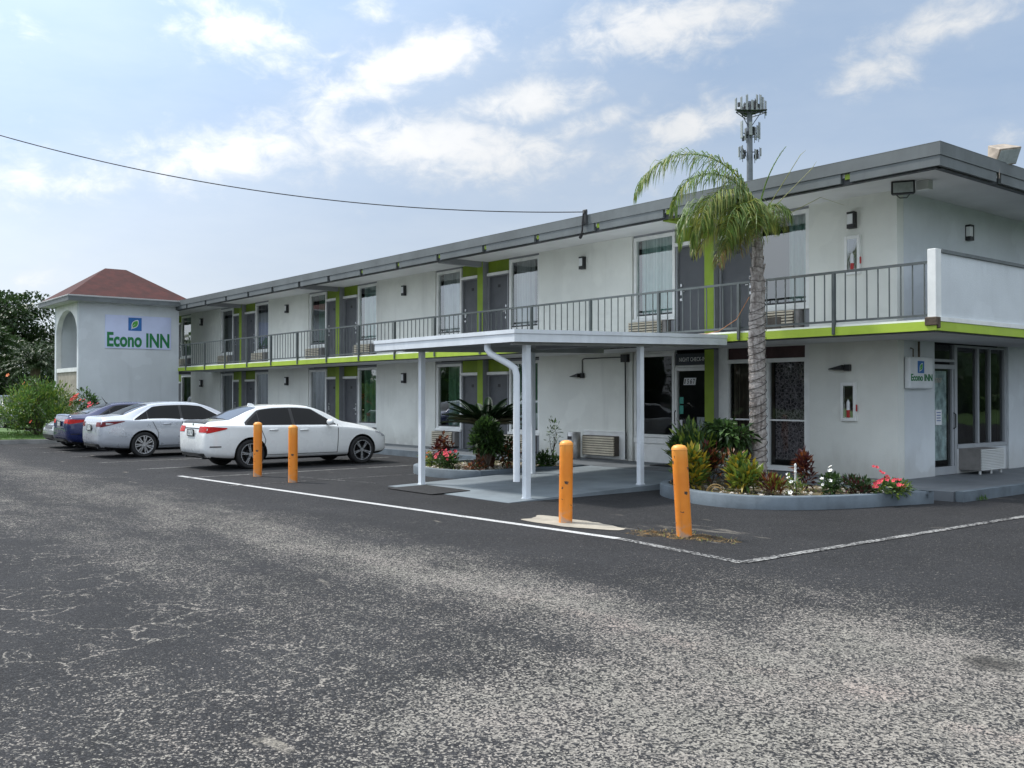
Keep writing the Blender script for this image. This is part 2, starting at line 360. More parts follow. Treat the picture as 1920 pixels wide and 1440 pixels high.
def link(name,me,parent=None,loc=None,rotz=0):
    o=bpy.data.objects.new(name,me); COL.objects.link(o)
    if parent is not None: o.parent=parent
    if loc is not None: o.location=loc
    if rotz: o.rotation_euler=(0,0,rotz)
    return o
def tag(o,label,cat,group=None):
    o['label']=label; o['category']=cat
    if group: o['group']=group
    return o
def thing(name,label,cat,loc=(0,0,0),rotz=0,group=None):
    o=bpy.data.objects.new(name,None); COL.objects.link(o); o.location=loc; o.rotation_euler=(0,0,rotz)
    o.empty_display_size=.2
    return tag(o,label,cat,group)
def struct(o,kind='structure'): o['kind']=kind; return o
def dup(root,loc,rotz=None,label=None,group=None):
    def cp(o,par):
        c=o.copy(); COL.objects.link(c)
        if par is not None: c.parent=par
        for ch in o.children: cp(ch,c)
        return c
    r=cp(root,None); r.location=loc
    if rotz is not None: r.rotation_euler=(0,0,rotz)
    if label: r['label']=label
    if group: r['group']=group
    return r

_txt={}
def textmesh(s,w,h,depth=.004,bold=.0,shear=0):
    """flat lettering fitted to w x h, origin lower left, in the xy plane"""
    cu=bpy.data.curves.new('lettering','FONT'); cu.body=s; cu.size=1; cu.extrude=.02; cu.offset=bold; cu.shear=shear; cu.resolution_u=4
    o=bpy.data.objects.new('lettering',cu); COL.objects.link(o)
    dg=bpy.context.evaluated_depsgraph_get(); me=bpy.data.meshes.new_from_object(o.evaluated_get(dg))
    bpy.data.objects.remove(o); bpy.data.curves.remove(cu)
    cs=np.array([v.co[:] for v in me.vertices]); lo=cs.min(0); hi=cs.max(0)
    for v in me.vertices:
        v.co=((v.co.x-lo[0])/(hi[0]-lo[0])*w,(v.co.y-lo[1])/(hi[1]-lo[1])*h,(v.co.z-lo[2])/(hi[2]-lo[2])*depth)
    me.materials.clear(); return me
def lettering(s,w,h,mat,parent,origin,face,name='lettering',**kw):
    me=textmesh(s,w,h,**kw); me.name=name
    if face=='-Y': mt=Matrix(((1,0,0),(0,0,-1),(0,1,0)))
    else: mt=Matrix(((0,0,1),(1,0,0),(0,1,0)))   # +X
    for v in me.vertices: v.co=mt@v.co+Vector(origin)
    me.materials.append(MATS[mat]); return link(name,me,parent)

# ------------------------------------------------------------------ camera, light, sky
FPX=1817.; ALP=math.atan(1475/FPX); CAM=Vector((8.88,-15.87,1.62))
FW=Vector((-math.cos(ALP),math.sin(ALP),0)); RT=Vector((math.sin(ALP),math.cos(ALP),0))
pit=math.atan(22/FPX)
cam=bpy.data.cameras.new('camera'); cam.sensor_width=36; cam.lens=36*FPX/1920; cam.clip_end=4000; cam.clip_start=.1
co=bpy.data.objects.new('camera',cam); COL.objects.link(co); co.location=CAM
fv=FW*math.cos(pit)+Vector((0,0,math.sin(pit))); co.rotation_euler=fv.to_track_quat('-Z','Y').to_euler()
scene.camera=co
scene.view_settings.view_transform='Standard'; scene.view_settings.look='None'; scene.view_settings.exposure=0

SUN_EL=R(56); sdir=Vector((-.90,-.42,0)).normalized()
sd3=sdir*math.cos(SUN_EL)+Vector((0,0,math.sin(SUN_EL)))
su=bpy.data.lights.new('sun','SUN'); su.energy=3.7; su.angle=R(5); su.color=(1,.965,.91)
so=bpy.data.objects.new('sun',su); COL.objects.link(so); so.rotation_euler=(-sd3).to_track_quat('-Z','Y').to_euler(); so.location=(0,0,40)

w=bpy.data.worlds.new('World'); scene.world=w; w.use_nodes=True
t=NT(w); t.n.clear()
wo=t.new('ShaderNodeOutputWorld'); bg=t.new('ShaderNodeBackground'); bgc=t.new('ShaderNodeBackground'); mx=t.new('ShaderNodeMixShader')
sky=t.new('ShaderNodeTexSky',sky_type='NISHITA'); sky.sun_disc=False; sky.sun_elevation=SUN_EL; sky.sun_rotation=math.atan2(sdir.x,sdir.y)
sky.air_density=1.0; sky.dust_density=1.6; sky.ozone_density=1.4
t.l.new(sky.outputs[0],bg.inputs[0]); bg.inputs[1].default_value=.075
dirv=t.new('ShaderNodeTexCoord').outputs['Generated']; s=t.xyz(dirv)
# azimuth measured from the heading of the street front, elevation, both in degrees
def lin(v):  # dot with a constant vector
    n=t.new('ShaderNodeVectorMath',operation='DOT_PRODUCT'); t.put(n.inputs[0],dirv); n.inputs[1].default_value=v; return n.outputs['Value']
az=t.math('MULTIPLY',t.math('ARCTAN2',lin(tuple(RT)),lin(tuple(FW))),57.2958)
el=t.math('MULTIPLY',t.math('ARCSINE',t.math('MAXIMUM',t.math('MINIMUM',s[2],1.),-1.)),57.2958)
cv=t.new('ShaderNodeCombineXYZ'); t.put(cv.inputs[0],az); t.put(cv.inputs[1],el)
cvec=cv.outputs[0]
wn=t.noise(t.mapping(cvec,(.16,.26,1)),1.,8,.60,.6); wn2=t.noise(t.mapping(cvec,(.5,.8,1)),1.,8,.62,.4)
def pxang(x,y): return math.degrees(math.atan((x-960)/FPX)),math.degrees(math.atan((742-y)/math.hypot(FPX,x-960)))
cl=None
for (x,y,hw,hh,rot,amp) in [(770,120,215,46,-19,1.0),(900,70,80,40,-10,.55),(830,275,320,62,5,.85),(1000,190,135,46,-8,.80),(1250,45,235,60,-8,.80),
        (1640,138,90,36,-18,.62),(1790,35,165,40,-10,.66),(470,62,160,60,8,.66),(420,290,200,60,-12,.80),(600,102,70,10,-10,.5),(120,340,150,44,-5,.62),
        (1290,240,125,44,-12,.78),(60,530,60,24,-20,.55),(700,22,55,26,0,.5),(650,170,90,34,-8,.5),(1080,235,140,30,-14,.62),(30,40,60,26,10,.35),(1880,250,60,26,0,.4)]:
    a,e=pxang(x,y); k=57.3/FPX; c_,s_=math.cos(R(-rot)),math.sin(R(-rot))
    da=t.math('SUBTRACT',az,a); de=t.math('SUBTRACT',el,e)
    u=t.math('ADD',t.math('MULTIPLY',da,c_/(hw*k)),t.math('MULTIPLY',de,s_/(hw*k)))
    v=t.math('ADD',t.math('MULTIPLY',da,-s_/(hh*k)),t.math('MULTIPLY',de,c_/(hh*k)))
    g=t.math('MULTIPLY',t.math('EXPONENT',t.math('MULTIPLY',t.math('ADD',t.math('MULTIPLY',u,u),t.math('MULTIPLY',v,v)),-.9)),amp)
    cl=g if cl is None else t.math('MAXIMUM',cl,g)
tex=t.math('ADD',t.math('MULTIPLY',wn,.95),t.math('MULTIPLY',wn2,.75))
dens=t.ss(t.math('ADD',t.math('MULTIPLY',cl,1.15),t.math('MULTIPLY',t.math('SUBTRACT',tex,.85),1.6)),.20,.95)
# the rest of the sky: broken cloud from noise on the direction
gn=t.noise(t.mapping(dirv,(2.2,2.2,4.5)),1.,6,.6); gen=t.ss(t.math('ADD',gn,t.ss(el,20,45,0,.14)),.44,.62,.15,.95)
out=t.ss(t.math('ABSOLUTE',az),34,50); out=t.math('MAXIMUM',out,t.ss(el,24,34))
dens=t.math('MAXIMUM',dens,t.math('MULTIPLY',gen,out))
# thin veil: stronger low down, to the left, and all over as broad streaks
veil=t.ss(el,19,0,.12,.84); veil=t.math('ADD',veil,t.math('MULTIPLY',t.ss(az,28,-28),.06)); veil=t.math('ADD',veil,t.math('MULTIPLY',t.math('SUBTRACT',t.noise(t.mapping(cvec,(.035,.10,1)),1.,6,.6),.5),.95),clamp=True)
# glow of the sun behind haze brightens the high sky
n=t.new('ShaderNodeVectorMath',operation='DOT_PRODUCT'); t.put(n.inputs[0],dirv); n.inputs[1].default_value=tuple(sd3)
glow=t.ss(n.outputs['Value'],.35,1.,0,1.)
vc=t.mix(veil,(.385,.515,.715),(.74,.805,.875))
cc=t.mix(t.ss(t.math('ADD',t.math('MULTIPLY',wn2,.5),t.math('MULTIPLY',cl,.5)),.35,.75),(.72,.765,.815),(.95,.95,.945))
skc=t.mix(t.math('MULTIPLY',dens,.90),vc,cc)
t.put(bgc.inputs[0],skc); back=t.math('MULTIPLY',t.ss(lin(tuple(-FW)),-.1,.75),.58)  # extra sky brightness behind the camera, added to lighten the shaded front wall
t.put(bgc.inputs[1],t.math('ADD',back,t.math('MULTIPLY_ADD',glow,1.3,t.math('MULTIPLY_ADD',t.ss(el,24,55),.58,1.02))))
mx.inputs[0].default_value=.92
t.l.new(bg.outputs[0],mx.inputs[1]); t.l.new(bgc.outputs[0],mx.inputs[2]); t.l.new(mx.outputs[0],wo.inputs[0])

# ------------------------------------------------------------------ ground
def sheet(name,poly,z,mat): 
    mb=MB(); mb.f([mb.v(x,y,z) for x,y in poly]); return struct(mb.build(name,mat))
sheet('parking_lot',[(-900,-900),(900,-900),(900,900),(-900,900)],0,'asphalt')
sheet('lawn',[(-44,-60),(-44,300),(-400,300),(-400,-60)],.004,'grass_base')
sheet('verge',[(20,-80),(400,-80),(400,300),(20,300)],.004,'grass_base')
sheet('field',[(-900,40),(900,40),(900,900),(-900,900)],.008,'grass_base')
sheet('roadside',[(-300,-75),(300,-75),(300,-46),(-300,-46)],.008,'grass_base')
def stripe(name,a,b,wd,mat,z=.004):
    a=Vector((*a,0)); b=Vector((*b,0)); d=(b-a).normalized(); n=Vector((-d.y,d.x,0))*wd/2
    N=max(2,int((b-a).length/.25)); mb=MB(); prev=None
    for i in range(N+1):
        p=a.lerp(b,i/N); j=random.uniform(-.008,.008); L=mb.v(p.x+n.x*(1+j*8),p.y+n.y*(1+j*8),z); Q=mb.v(p.x-n.x*(1-j*6),p.y-n.y*(1-j*6),z)
        if prev: mb.f([prev[1],Q,L,prev[0]])
        prev=(L,Q)
    return struct(mb.build(name,mat))
stripe('lane_line',(-10.55,-8.74),(1.1,-8.0),.12,'line_paint')
stripe('lane_line',(1.1,-8.0),(2.98,-8.20),.12,'line_paint_worn')
stripe('lane_line',(2.98,-8.20),(3.12,-2.3),.11,'line_paint_worn',.008)
stripe('lane_line',(3.12,-2.3),(3.2,9),.11,'line_paint_worn',.008)
for x in (-7.95,-10.1,-12.95,-15.68,-18.42,-21.1,-23.9): stripe('stall_line',(x-.05,-2.3),(x+.1,-8.85),.09,'line_paint_worn' if x<-10 else 'line_paint_faint')
stripe('stall_line',(-6.6,-6.5),(-8.9,-7.0),.08,'line_paint_faint')

def wob(poly,a):
    return [(x+random.uniform(-a,a),y+random.uniform(-a,a)) for x,y in poly]
# pale concrete patch round the second bollard and broken ground round the first
pp=[(-.31+.78*math.cos(q)*(1+.25*math.sin(3*q+1)),-7.53+.36*math.sin(q)*(1+.2*math.cos(2*q))) for q in [i*2*math.pi/36 for i in range(36)]]
sheet('concrete_patch',wob(pp,.02),.006,'sandy_concrete')
m,t=newmat('broken_ground'); p=t.pos(); n1=t.noise(p,9,6,.7); n2=t.noise(p,42,4,.6)
c=t.mix(t.ss(n1,.42,.58),(.018,.016,.014),(.17,.115,.05)); c=t.mix(t.ss(n2,.45,.62,0,.8),c,(.03,.026,.02)); c=t.mix(t.ss(t.noise(p,14,3),.60,.66,0,.9),c,(.30,.15,.03))
t.put(t.bsdf.inputs['Base Color'],c); t.bsdf.inputs['Roughness'].default_value=.95; t.put(t.bsdf.inputs['Normal'],t.bump(t.math('ADD',n1,n2),1.,.05))
def mound(cx,cy,rx,ry,h,rot):
    mb=MB(); N=44; K=12; prev=None; c0=mb.v(cx,cy,h); ca,sa=math.cos(rot),math.sin(rot)
    for k in range(1,K+1):
        row=[]
        for i in range(N):
            q=2*math.pi*i/N; f=k/K; rr=f*(1+.22*math.sin(3*q+cx)+.14*math.sin(7*q)+random.uniform(-.05,.05)*f); u=rr*rx*math.cos(q); v=rr*ry*math.sin(q)
            row.append(mb.v(cx+u*ca-v*sa,cy+u*sa+v*ca,.003+max(0,h*(1-f**1.5)+random.uniform(-.008,.010)*(1-f**4)) if k<K else -.004))
        for i in range(N):
            if prev is None: mb.f([c0,row[i],row[(i+1)%N]])
            else: mb.f([prev[i],row[i],row[(i+1)%N],prev[(i+1)%N]])
        prev=row
    struct(mb.build('broken_ground','broken_ground'))
mound(1.12,-7.40,.38,.22,.022,.2); mound(1.72,-7.22,.36,.20,.028,.1); mound(1.50,-7.36,.20,.17,.02,0)
mb=MB()
for i in range(220):
    q=random.uniform(0,6.28); r=random.uniform(.05,.75)**1.0; mb.leaf((1.5+r*1.0*math.cos(q),-7.32+r*.4*math.sin(q),.01),(random.uniform(-1,1),random.uniform(-1,1),random.uniform(.1,.8)),random.uniform(.03,.07),.007,random.choice([0,0,1]))
struct(mb.build('dry_grass',['dry_frond','leaf_lime']),'stuff')

# raised walkway along the front and round the end, kerb as a separate face
def arc(cx,cy,r,a0,a1,n): return [(cx+r*math.cos(R(a0+(a1-a0)*i/n)),cy+r*math.sin(R(a0+(a1-a0)*i/n))) for i in range(n+1)]
mb=MB(); mb.prism([(-40,-1.65),(-5.95,-1.65),(-2.5,-1.65),(-2.2,-1.65),(1.62,-1.3),(1.66,14),(.0,14),(-.02,.3),(-40,.3)],.0,.15)
struct(mb.build('walkway','walk_paint'))
mb=MB(); mb.prism([(-30,-1.76),(-8.9,-1.76),(-8.9,-1.655),(-30,-1.655)],0,.158)
mb.prism([(1.63,-1.25),(1.76,-1.25),(1.80,14),(1.67,14)],0,.158)
struct(mb.build('walkway_kerb','kerb_paint'))
# drive-up pad that ramps to the walkway under the canopy
mb=MB(); mb.hexa([(-5.98,-6.66,-.02),(-2.5,-6.7,-.02),(-2.5,-1.66,-.02),(-5.98,-1.66,-.02)],[(-5.98,-6.66,.007),(-2.5,-6.7,.007),(-2.5,-1.66,.146),(-5.98,-1.66,.146)])
struct(mb.build('entrance_ramp','pad_paint'))
mb=MB(); mb.hexa([(-5.55,-6.93,.008),(-4.2,-6.93,.008),(-4.2,-6.15,.0215),(-5.55,-6.15,.0215)],[(-5.55,-6.93,.020),(-4.2,-6.93,.020),(-4.2,-6.15,.033),(-5.55,-6.15,.033)])
tag(mb.bevel(.004).build('doormat','rubber_black'),'black rubber mat lying on the asphalt at the edge of the canopy ramp','mat')
mb=MB(); mb.box(-5.15,-4.25,-.75,-.15,.152,.166)
tag(mb.bevel(.004).build('doormat','rubber_black'),'dark doormat in front of the night check-in door','mat')

# grass island at far left
isl=[(-27.0,-9.4),(-26.75,-8.8),(-26.4,-7.4),(-26.2,-4.0),(-26.4,-2.2),(-30.4,-1.8),(-30.7,-5.5),(-41,-5.8),(-41,-9.6)]
isl=[(-27.2,-9.7),(-26.9,-8.9),(-26.5,-7.4),(-26.35,-6.0),(-40,-6.0),(-41,-9.9)]
mb=MB(); mb.prism(isl,0,.14); struct(mb.build('island_kerb','kerb_concrete'))
ins=[(-27.4,-9.5),(-27.08,-8.85),(-26.7,-7.4),(-26.55,-6.1),(-39.8,-6.1),(-40.8,-9.7)]
mb=MB(); mb.prism(ins,.10,.16); struct(mb.build('island_grass','grass_base'))
mb=MB()
for i in range(5000):
    x=random.uniform(-33,-26.6); y=random.uniform(-9.4,-6.2)
    if x>-26.7-(-7.4-y)*.2 and y<-7.4: continue
    mb.leaf((x,y,.155),(random.uniform(-.4,.4),random.uniform(-.4,.4),1),random.uniform(.05,.12),.014,0)
struct(mb.build('grass','leaf_grass'),'stuff')

# ------------------------------------------------------------------ motel building
P=7.82; XF=[-4.07-P*k for k in range(5)]
LOZ,UPZ=.15,2.80; SOF=5.22
motel=thing('motel_building','long two storey white motel with green trim and flat grey edged roof','building')
segs=[(-1.77,0)]+[(XF[k+1]+2.3,XF[k]-2.3) for k in range(4)]+[(-40,XF[4]-2.3)]
for a,b in segs: MB().box(a,b,0,.22,LOZ-.1,SOF+.02).build('front_wall','stucco',motel)
for q in ((.225,14,UPZ-.15,SOF+.02),(.225,1.29,LOZ-.1,UPZ-.155),(4.27,14,LOZ-.1,UPZ-.155)): MB().box(-.22,-.001,*q).build('end_wall','stucco_shade',motel)
mb=MB(); mb.box(-40,-.24,.75,.8,LOZ,SOF); mb.box(-.9,-.86,.9,6,LOZ,UPZ); mb.build('interior','interior',motel)
mb=MB(); mb.box(-40,-.23,.23,.74,UPZ-.2,UPZ-.02); mb.build('floor_slab','interior',motel)
# roof
mb=MB(); mb.box(-41,1.52,-1.52,14,SOF,5.44); mb.build('roof','soffit',motel)
mb=MB(); mb.box(-41,1.60,-1.60,-1.525,5.285,5.475); mb.box(1.525,1.60,-1.522,14,5.285,5.475); mb.box(-41,1.60,-1.60,-1.4,5.478,5.49); mb.box(1.4,1.60,-1.4,14,5.478,5.49)
mb.build('upper_fascia','fascia',motel)
xs=[-.03-P/4*k for k in range(22)]
def lowboard(*q): MB().box(*q).build('lower_fascia','fascia',motel)
lowboard(xs[0]+.10,1.585,-1.585,-1.53,5.125,5.282)
for k in range(len(xs)-1): lowboard(xs[k+1]+.10,xs[k]-.07,-1.585,-1.53,5.125,5.282)
for a,b in ((-1.528,.28),(.45,3.2),(3.37,14)): lowboard(1.53,1.585,a,b,5.125,5.282)
mb=MB(); mb.box(-41,1.50,-1.526,-1.44,5.10,5.215); mb.box(1.44,1.5265,-1.43,14,5.10,5.215); mb.build('roof_edge_beam','dark_metal',motel)
for k,x in enumerate(xs):
    mb=MB(); mb.box(x-.01,x+.085,-1.555,-1.529,5.18,5.265); o=mb.build('beam_end','green_pilaster' if k<9 else 'dark_metal',motel)
for k in range(5):
    mb=MB(); mb.box(XF[k]-.08,XF[k]+.08,-1.43,-.125,5.08,SOF-.003); mb.build('roof_beam','green_dark' if k<1 else 'pilaster_grey',motel)
# balcony
mb=MB(); mb.box(-30.5,1.40,-1.44,0-.001,2.60,UPZ-.01); mb.box(-.0,1.40,.0,14,2.60,UPZ-.01); mb.build('balcony_slab','soffit',motel)
mb=MB(); mb.box(-30.5,1.47,-1.50,-1.445,2.625,2.765); mb.box(1.405,1.47,-1.443,14,2.625,2.765); mb.build('balcony_trim','green_paint',motel)
mb=MB(); mb.box(-30.5,1.452,-1.482,-1.42,2.768,2.80); mb.build('balcony_edge','trim_white',motel)
mb=MB(); mb.box(-30.5,1.44,-1.465,-1.43,2.598,2.622); mb.box(1.41,1.44,-1.428,14,2.598,2.622); mb.build('drip_edge','dark_metal',motel)
# parapet at the end balcony
mb=MB(); mb.box(1.33,1.445,-1.30,14,2.80,3.83); mb.build('parapet','stucco_shade',motel)
mb=MB(); mb.box(1.32,1.458,-1.475,-1.305,2.80,3.885); mb.bevel(.006).build('parapet_post','trim_white',motel)
mb=MB(); mb.box(1.34,1.475,-1.30,14,3.833,3.885); mb.build('parapet_cap','fascia',motel)
mb=MB(); mb.box(1.40,1.482,-1.40,14,2.769,2.835); mb.build('parapet_base','trim_white',motel)
mb=MB(); mb.box(1.30,1.50,-1.53,-1.483,2.70,2.83); mb.box(1.44,1.50,-1.481,-1.405,2.66,2.83); mb.bevel(.01).build('corner_bracket','bark',motel)
# railing
rail=MB(); rail.box(-30.45,1.36,-1.465,-1.425,3.665,3.705); rail.box(-30.45,1.36,-1.46,-1.43,2.845,2.88); rail=rail.build('balcony_railing','rail_grey',motel)
posts=[-.29-P/4*k for k in range(16)]
for x in posts:
    mb=MB(); mb.box(x-.024,x+.024,-1.53,-1.467,2.64,3.66); mb.build('railing_post','rail_grey',rail)
bars=[]; x=1.26
while x>-30.3:
    if min(abs(x-p) for p in posts)>.06: bars.append(x)
    x-=P/40
bme=MB().box(-.0085,.0085,-1.453,-1.437,2.882,3.662).mesh('baluster','rail_grey')
for x in bars[:100]: link('baluster',bme,rail,(x,0,0))
mb=MB()
for x in bars[100:]: mb.box(x-.0085,x+.0085,-1.453,-1.437,2.882,3.662)
mb.build('balusters','rail_grey',rail)['kind']='stuff'

# window, door, air conditioner: one mesh each, in local coordinates (x from the left edge, z from the floor)
def frame_mb(w,z0,z1,fr=.075,y0=.03,y1=.13,mull=()):
    mb=MB(); mb.box(0,fr,y0,y1,z0,z1); mb.box(w-fr,w,y0,y1,z0,z1); mb.box(fr+.001,w-fr-.001,y0+.002,y1,z1-fr,z1); mb.box(fr+.001,w-fr-.001,y0+.002,y1,z0,z0+fr)
    return mb
WW=1.22
wf=frame_mb(WW,.47,2.37)
wf.box(-.02,WW+.02,-.012,.028,.47,.535); wf.box(.085,WW-.085,.045,.10,.546,.60)  # sill and inner sash
wme=wf.bevel(.004).mesh('window','trim_white')
pme=MB(); pme.quad((.075,.085,.6),(WW-.075,.085,.6),(WW-.075,.085,2.295),(.075,.085,2.295)); pme=pme.mesh('pane','window_glass')
def curtain_mesh(a,b,z0,z1,name,mat,amp=.03):
    mb=MB(); n=60; prev=None; 
    for i in range(n+1):
        x=a+(b-a)*i/n; y=.26+amp*math.sin(i*.95)+amp*.5*math.sin(i*2.3+1); L=mb.v(x,y,z0); T=mb.v(x,y,z1)
        if prev: mb.f([prev[0],L,T,prev[1]])
        prev=(L,T)
    return mb.mesh(name,mat,60)
cme={c:curtain_mesh(.03,WW-.03,.5,2.36,'curtain',c) for c in ('curtain_teal','curtain_green','curtain_pale','curtain_grey')}
chalf=curtain_mesh(.62,WW-.03,.5,2.36,'curtain','curtain_teal')
cvar={'p1':curtain_mesh(.03,.80,.5,2.36,'curtain','curtain_pale',.02),'g1':curtain_mesh(.30,WW-.03,.5,2.36,'curtain','curtain_green',.045),'g2':curtain_mesh(.03,.95,.5,2.36,'curtain','curtain_green',.025),'y1':curtain_mesh(.18,WW-.03,.5,2.36,'curtain','curtain_grey',.04)}
blk=MB().box(.1,WW-.1,.05,.075,.605,.635).mesh('sash_rail','dark_metal')
hdr=MB().box(0,WW,.035,.20,2.372,2.43).mesh('header','pilaster_grey')
def ac_mesh(w=1.0):
    mb=MB(); mb.box(0,w,-.10,.12,.05,.455,1); mb.box(.0,w,-.115,-.101,.05,.075,0); mb.box(0,w,-.115,-.101,.43,.455,0)
    for i in range(6): mb.hexa([(.01,-.135,.09+i*.057),(w-.01,-.135,.09+i*.057),(w-.01,-.102,.10+i*.057),(.01,-.102,.10+i*.057)],[(.01,-.137,.119+i*.057),(w-.01,-.137,.119+i*.057),(w-.01,-.102,.130+i*.057),(.01,-.102,.130+i*.057)],0)
    return mb.mesh('air_conditioner',['ac_beige','ac_gap'])
acme=ac_mesh(); acside=MB().box(1.002,1.10,-.09,.12,.06,.455).mesh('side_panel','ac_grey'); fill=MB().box(1.105,1.22,.035,.13,.0,.465).mesh('infill_panel','pilaster_grey')
def door_mesh():
    mb=MB(); mb.box(.055,.835,.075,.12,.015,2.0,0)
    mb.box(0,.05,.03,.13,0,2.03,1); mb.box(.84,.89,.03,.13,0,2.03,1); mb.box(.052,.838,.035,.13,2.005,2.03,1)
    return mb.bevel(.003).mesh('door',['door_grey','pilaster_grey'])
dme=door_mesh(); dtrim=MB().box(0,.89,.0,.13,2.032,2.105).mesh('door_head','trim_white'); dpan=MB().box(0,.89,.06,.12,2.107,2.43).mesh('transom_panel','green_dark')
dplate=MB().box(.40,.50,.068,.074,1.70,1.78).mesh('number_plate','number_black')
def handle_mesh(x):
    mb=MB(); mb.box(x-.022,x+.022,.05,.074,.98,1.12); mb.tube([(x,.045,1.05),(x+(.1 if x<.4 else -.1),.04,1.05)],.011,8); mb.tube([(x,.045,.88),(x,.074,.88)],.03,10); mb.box(x-.02,x+.02,.05,.074,1.16,1.22); return mb.mesh('handle','silver')
hL,hR=handle_mesh(.13),handle_mesh(.76)
pil=MB(); pil.box(-.12,.12,-.12,-.115,0,2.425,0); pil.box(-.125,.125,-.1145,.13,0,2.424,1); pil=pil.mesh('pilaster',['green_pilaster','pilaster_grey'])
CUR={(0,1):('curtain_teal','half'),(1,1):('curtain_pale','p1'),(2,1):('g1','curtain_teal'),(3,1):('y1','curtain_grey'),(4,1):('curtain_grey','curtain_green'),
     (1,0):('g1','g2'),(2,0):('curtain_grey','curtain_green'),(3,0):('curtain_grey','curtain_grey'),(4,0):('curtain_grey','curtain_grey')}
def unit(x,z,right,cur,ac=True):
    o=link('window',wme,motel,(x,0,z)); link('pane',pme,o); link('sash_rail',blk,o)
    link('curtain',chalf if cur=='half' else (cvar.get(cur) or cme[cur]),o); link('header',hdr,o)
    a=link('air_conditioner',acme,motel,(x-.03,0,z)); link('side_panel',acside,a); link('infill_panel',fill,motel,(x,0,z))
for k in range(5):
    for lv,z in ((0,LOZ),(1,UPZ)):
        xf=XF[k]
        link('pilaster',pil,motel,(xf,0,z))
        if k==0 and lv==0: continue
        for sgn in (0,1):
            wx=xf-2.28 if sgn==0 else xf+1.06
            unit(wx,z,sgn,CUR[(k,lv)][sgn])
            dx=xf-1.03 if sgn==0 else xf+.14
            d=link('door',dme,motel,(dx,0,z)); link('handle',hL if sgn==0 else hR,d); link('number_plate',dplate,d)
            link('door_head',dtrim,motel,(dx,0,z)); link('transom_panel',dpan,motel,(dx,0,z))
# broken front of the upper air conditioner nearest the corner
mb=MB(); mb.box(.32,.74,-.145,-.139,.10,.34); link('grille_hole',mb.mesh('grille_hole','ac_gap'),motel,(XF[0]+1.03,0,UPZ))

# ---- office front under the canopy (ground floor, first bay)
xo=XF[0]-2.28
mb=frame_mb(1.20,.55,2.40,.07); mb.box(0,1.2,.02,.029,.42,.54); o=mb.bevel(.004).build('window','trim_white',motel,loc=(xo,0,LOZ))
mb=MB(); mb.quad((.07,.085,.62),(1.13,.085,.62),(1.13,.085,2.33),(.07,.085,2.33)); mb.build('pane','tint_glass',o)
mb=MB(); mb.box(xo,xo+1.2,.05,.12,LOZ,LOZ+.545); mb.build('infill_panel','trim_white',motel)
mb=MB(); mb.box(xo,xo+1.2,.05,.12,LOZ+2.405,2.6); mb.build('header','trim_white',motel)
xd=XF[0]-1.06
mb=MB(); mb.box(0,.055,.02,.12,0,2.07); mb.box(.865,.92,.02,.12,0,2.07); mb.box(.056,.864,.022,.12,2.0,2.07); mb.box(.056,.864,.022,.12,0,.16)
o=mb.bevel(.004).build('glass_door','trim_white',motel,loc=(xd,0,LOZ))
mb=MB(); mb.quad((.055,.08,.16),(.865,.08,.16),(.865,.08,2.0),(.055,.08,2.0)); mb.build('pane','tint_glass',o)
mb=MB(); mb.tube([(.045,.0,.85),(.045,-.035,.88),(.045,-.035,1.12),(.045,0,1.15)],.012,8); mb.build('handle','dark_metal',o)
for q,mm in (((.09,.20,.066,.074,1.30,1.44),'sticker_teal'),((.09,.20,.066,.074,1.08,1.26),'sticker_teal'),((.10,.17,.066,.074,.78,.95),'paper')): MB().box(*q).build('sticker',mm,o)
mb=MB(); mb.box(.54,.74,.11,.12,.70,1.02); mb.build('notice','paper',o)
mb=MB(); mb.box(.1,.84,.30,.32,.62,.66); mb.box(.1,.84,.33,.35,.73,.75); mb.build('counter','ac_grey',motel,loc=(xd,0,LOZ))
for i,ch in enumerate('1567'):
    mb=MB(); mb.hexa([(.21+i*.082,.062,1.70),(.285+i*.082,.062,1.70),(.285+i*.082,.074,1.70),(.21+i*.082,.074,1.70)],[(.235+i*.082,.062,1.85),(.31+i*.082,.062,1.85),(.31+i*.082,.074,1.85),(.235+i*.082,.074,1.85)]); pl=mb.build('number_plate','paper',o)
    lettering(ch,.045,.105,'number_black',pl,(.235+i*.082,.060,1.722),'-Y',depth=.003,bold=.02,shear=.15)
mb=MB(); mb.box(xd,xd+.92,.05,.12,LOZ+2.075,LOZ+2.12); mb.build('door_head','trim_white',motel)
sg=thing('night_sign','dark night check-in sign above the glass office door under the canopy','sign',(xd+.03,0,LOZ+2.13))
MB().box(0,.86,.035,.11,0,.235).build('panel','sign_navy',sg); lettering('NIGHT CHECK-IN',.72,.085,'trim_white',sg,(.09,.033,.07),'-Y',depth=.003,bold=.0)
# storefront right of the pilaster
xs0=XF[0]+.3; W2=1.95
mb=MB()
for a,b in ((0,.08),(.60,.66),(.98,1.06),(1.87,1.95)): mb.box(a,b,.02,.12,.12,2.12)
mb.box(.0,1.95,.018,.12,.02,.118); mb.box(0,1.95,.018,.12,2.122,2.20); mb.box(.0,.06,.02,.12,2.202,2.43); mb.box(1.89,1.95,.02,.12,2.202,2.43); mb.box(0,1.95,.018,.12,2.432,2.47); mb.box(.082,.598,.03,.11,.98,1.01); mb.box(1.062,1.868,.03,.11,.98,1.01)
o=mb.build('storefront','trim_white',motel,loc=(xs0,0,LOZ))
mb=MB(); mb.quad((.08,.085,.12),(1.87,.085,.12),(1.87,.085,2.12),(.08,.085,2.12)); mb.build('pane','tint_glass',o)
mb=MB(); mb.box(.062,1.888,.05,.11,2.203,2.43); mb.build('transom_panel','wood_dark',o)
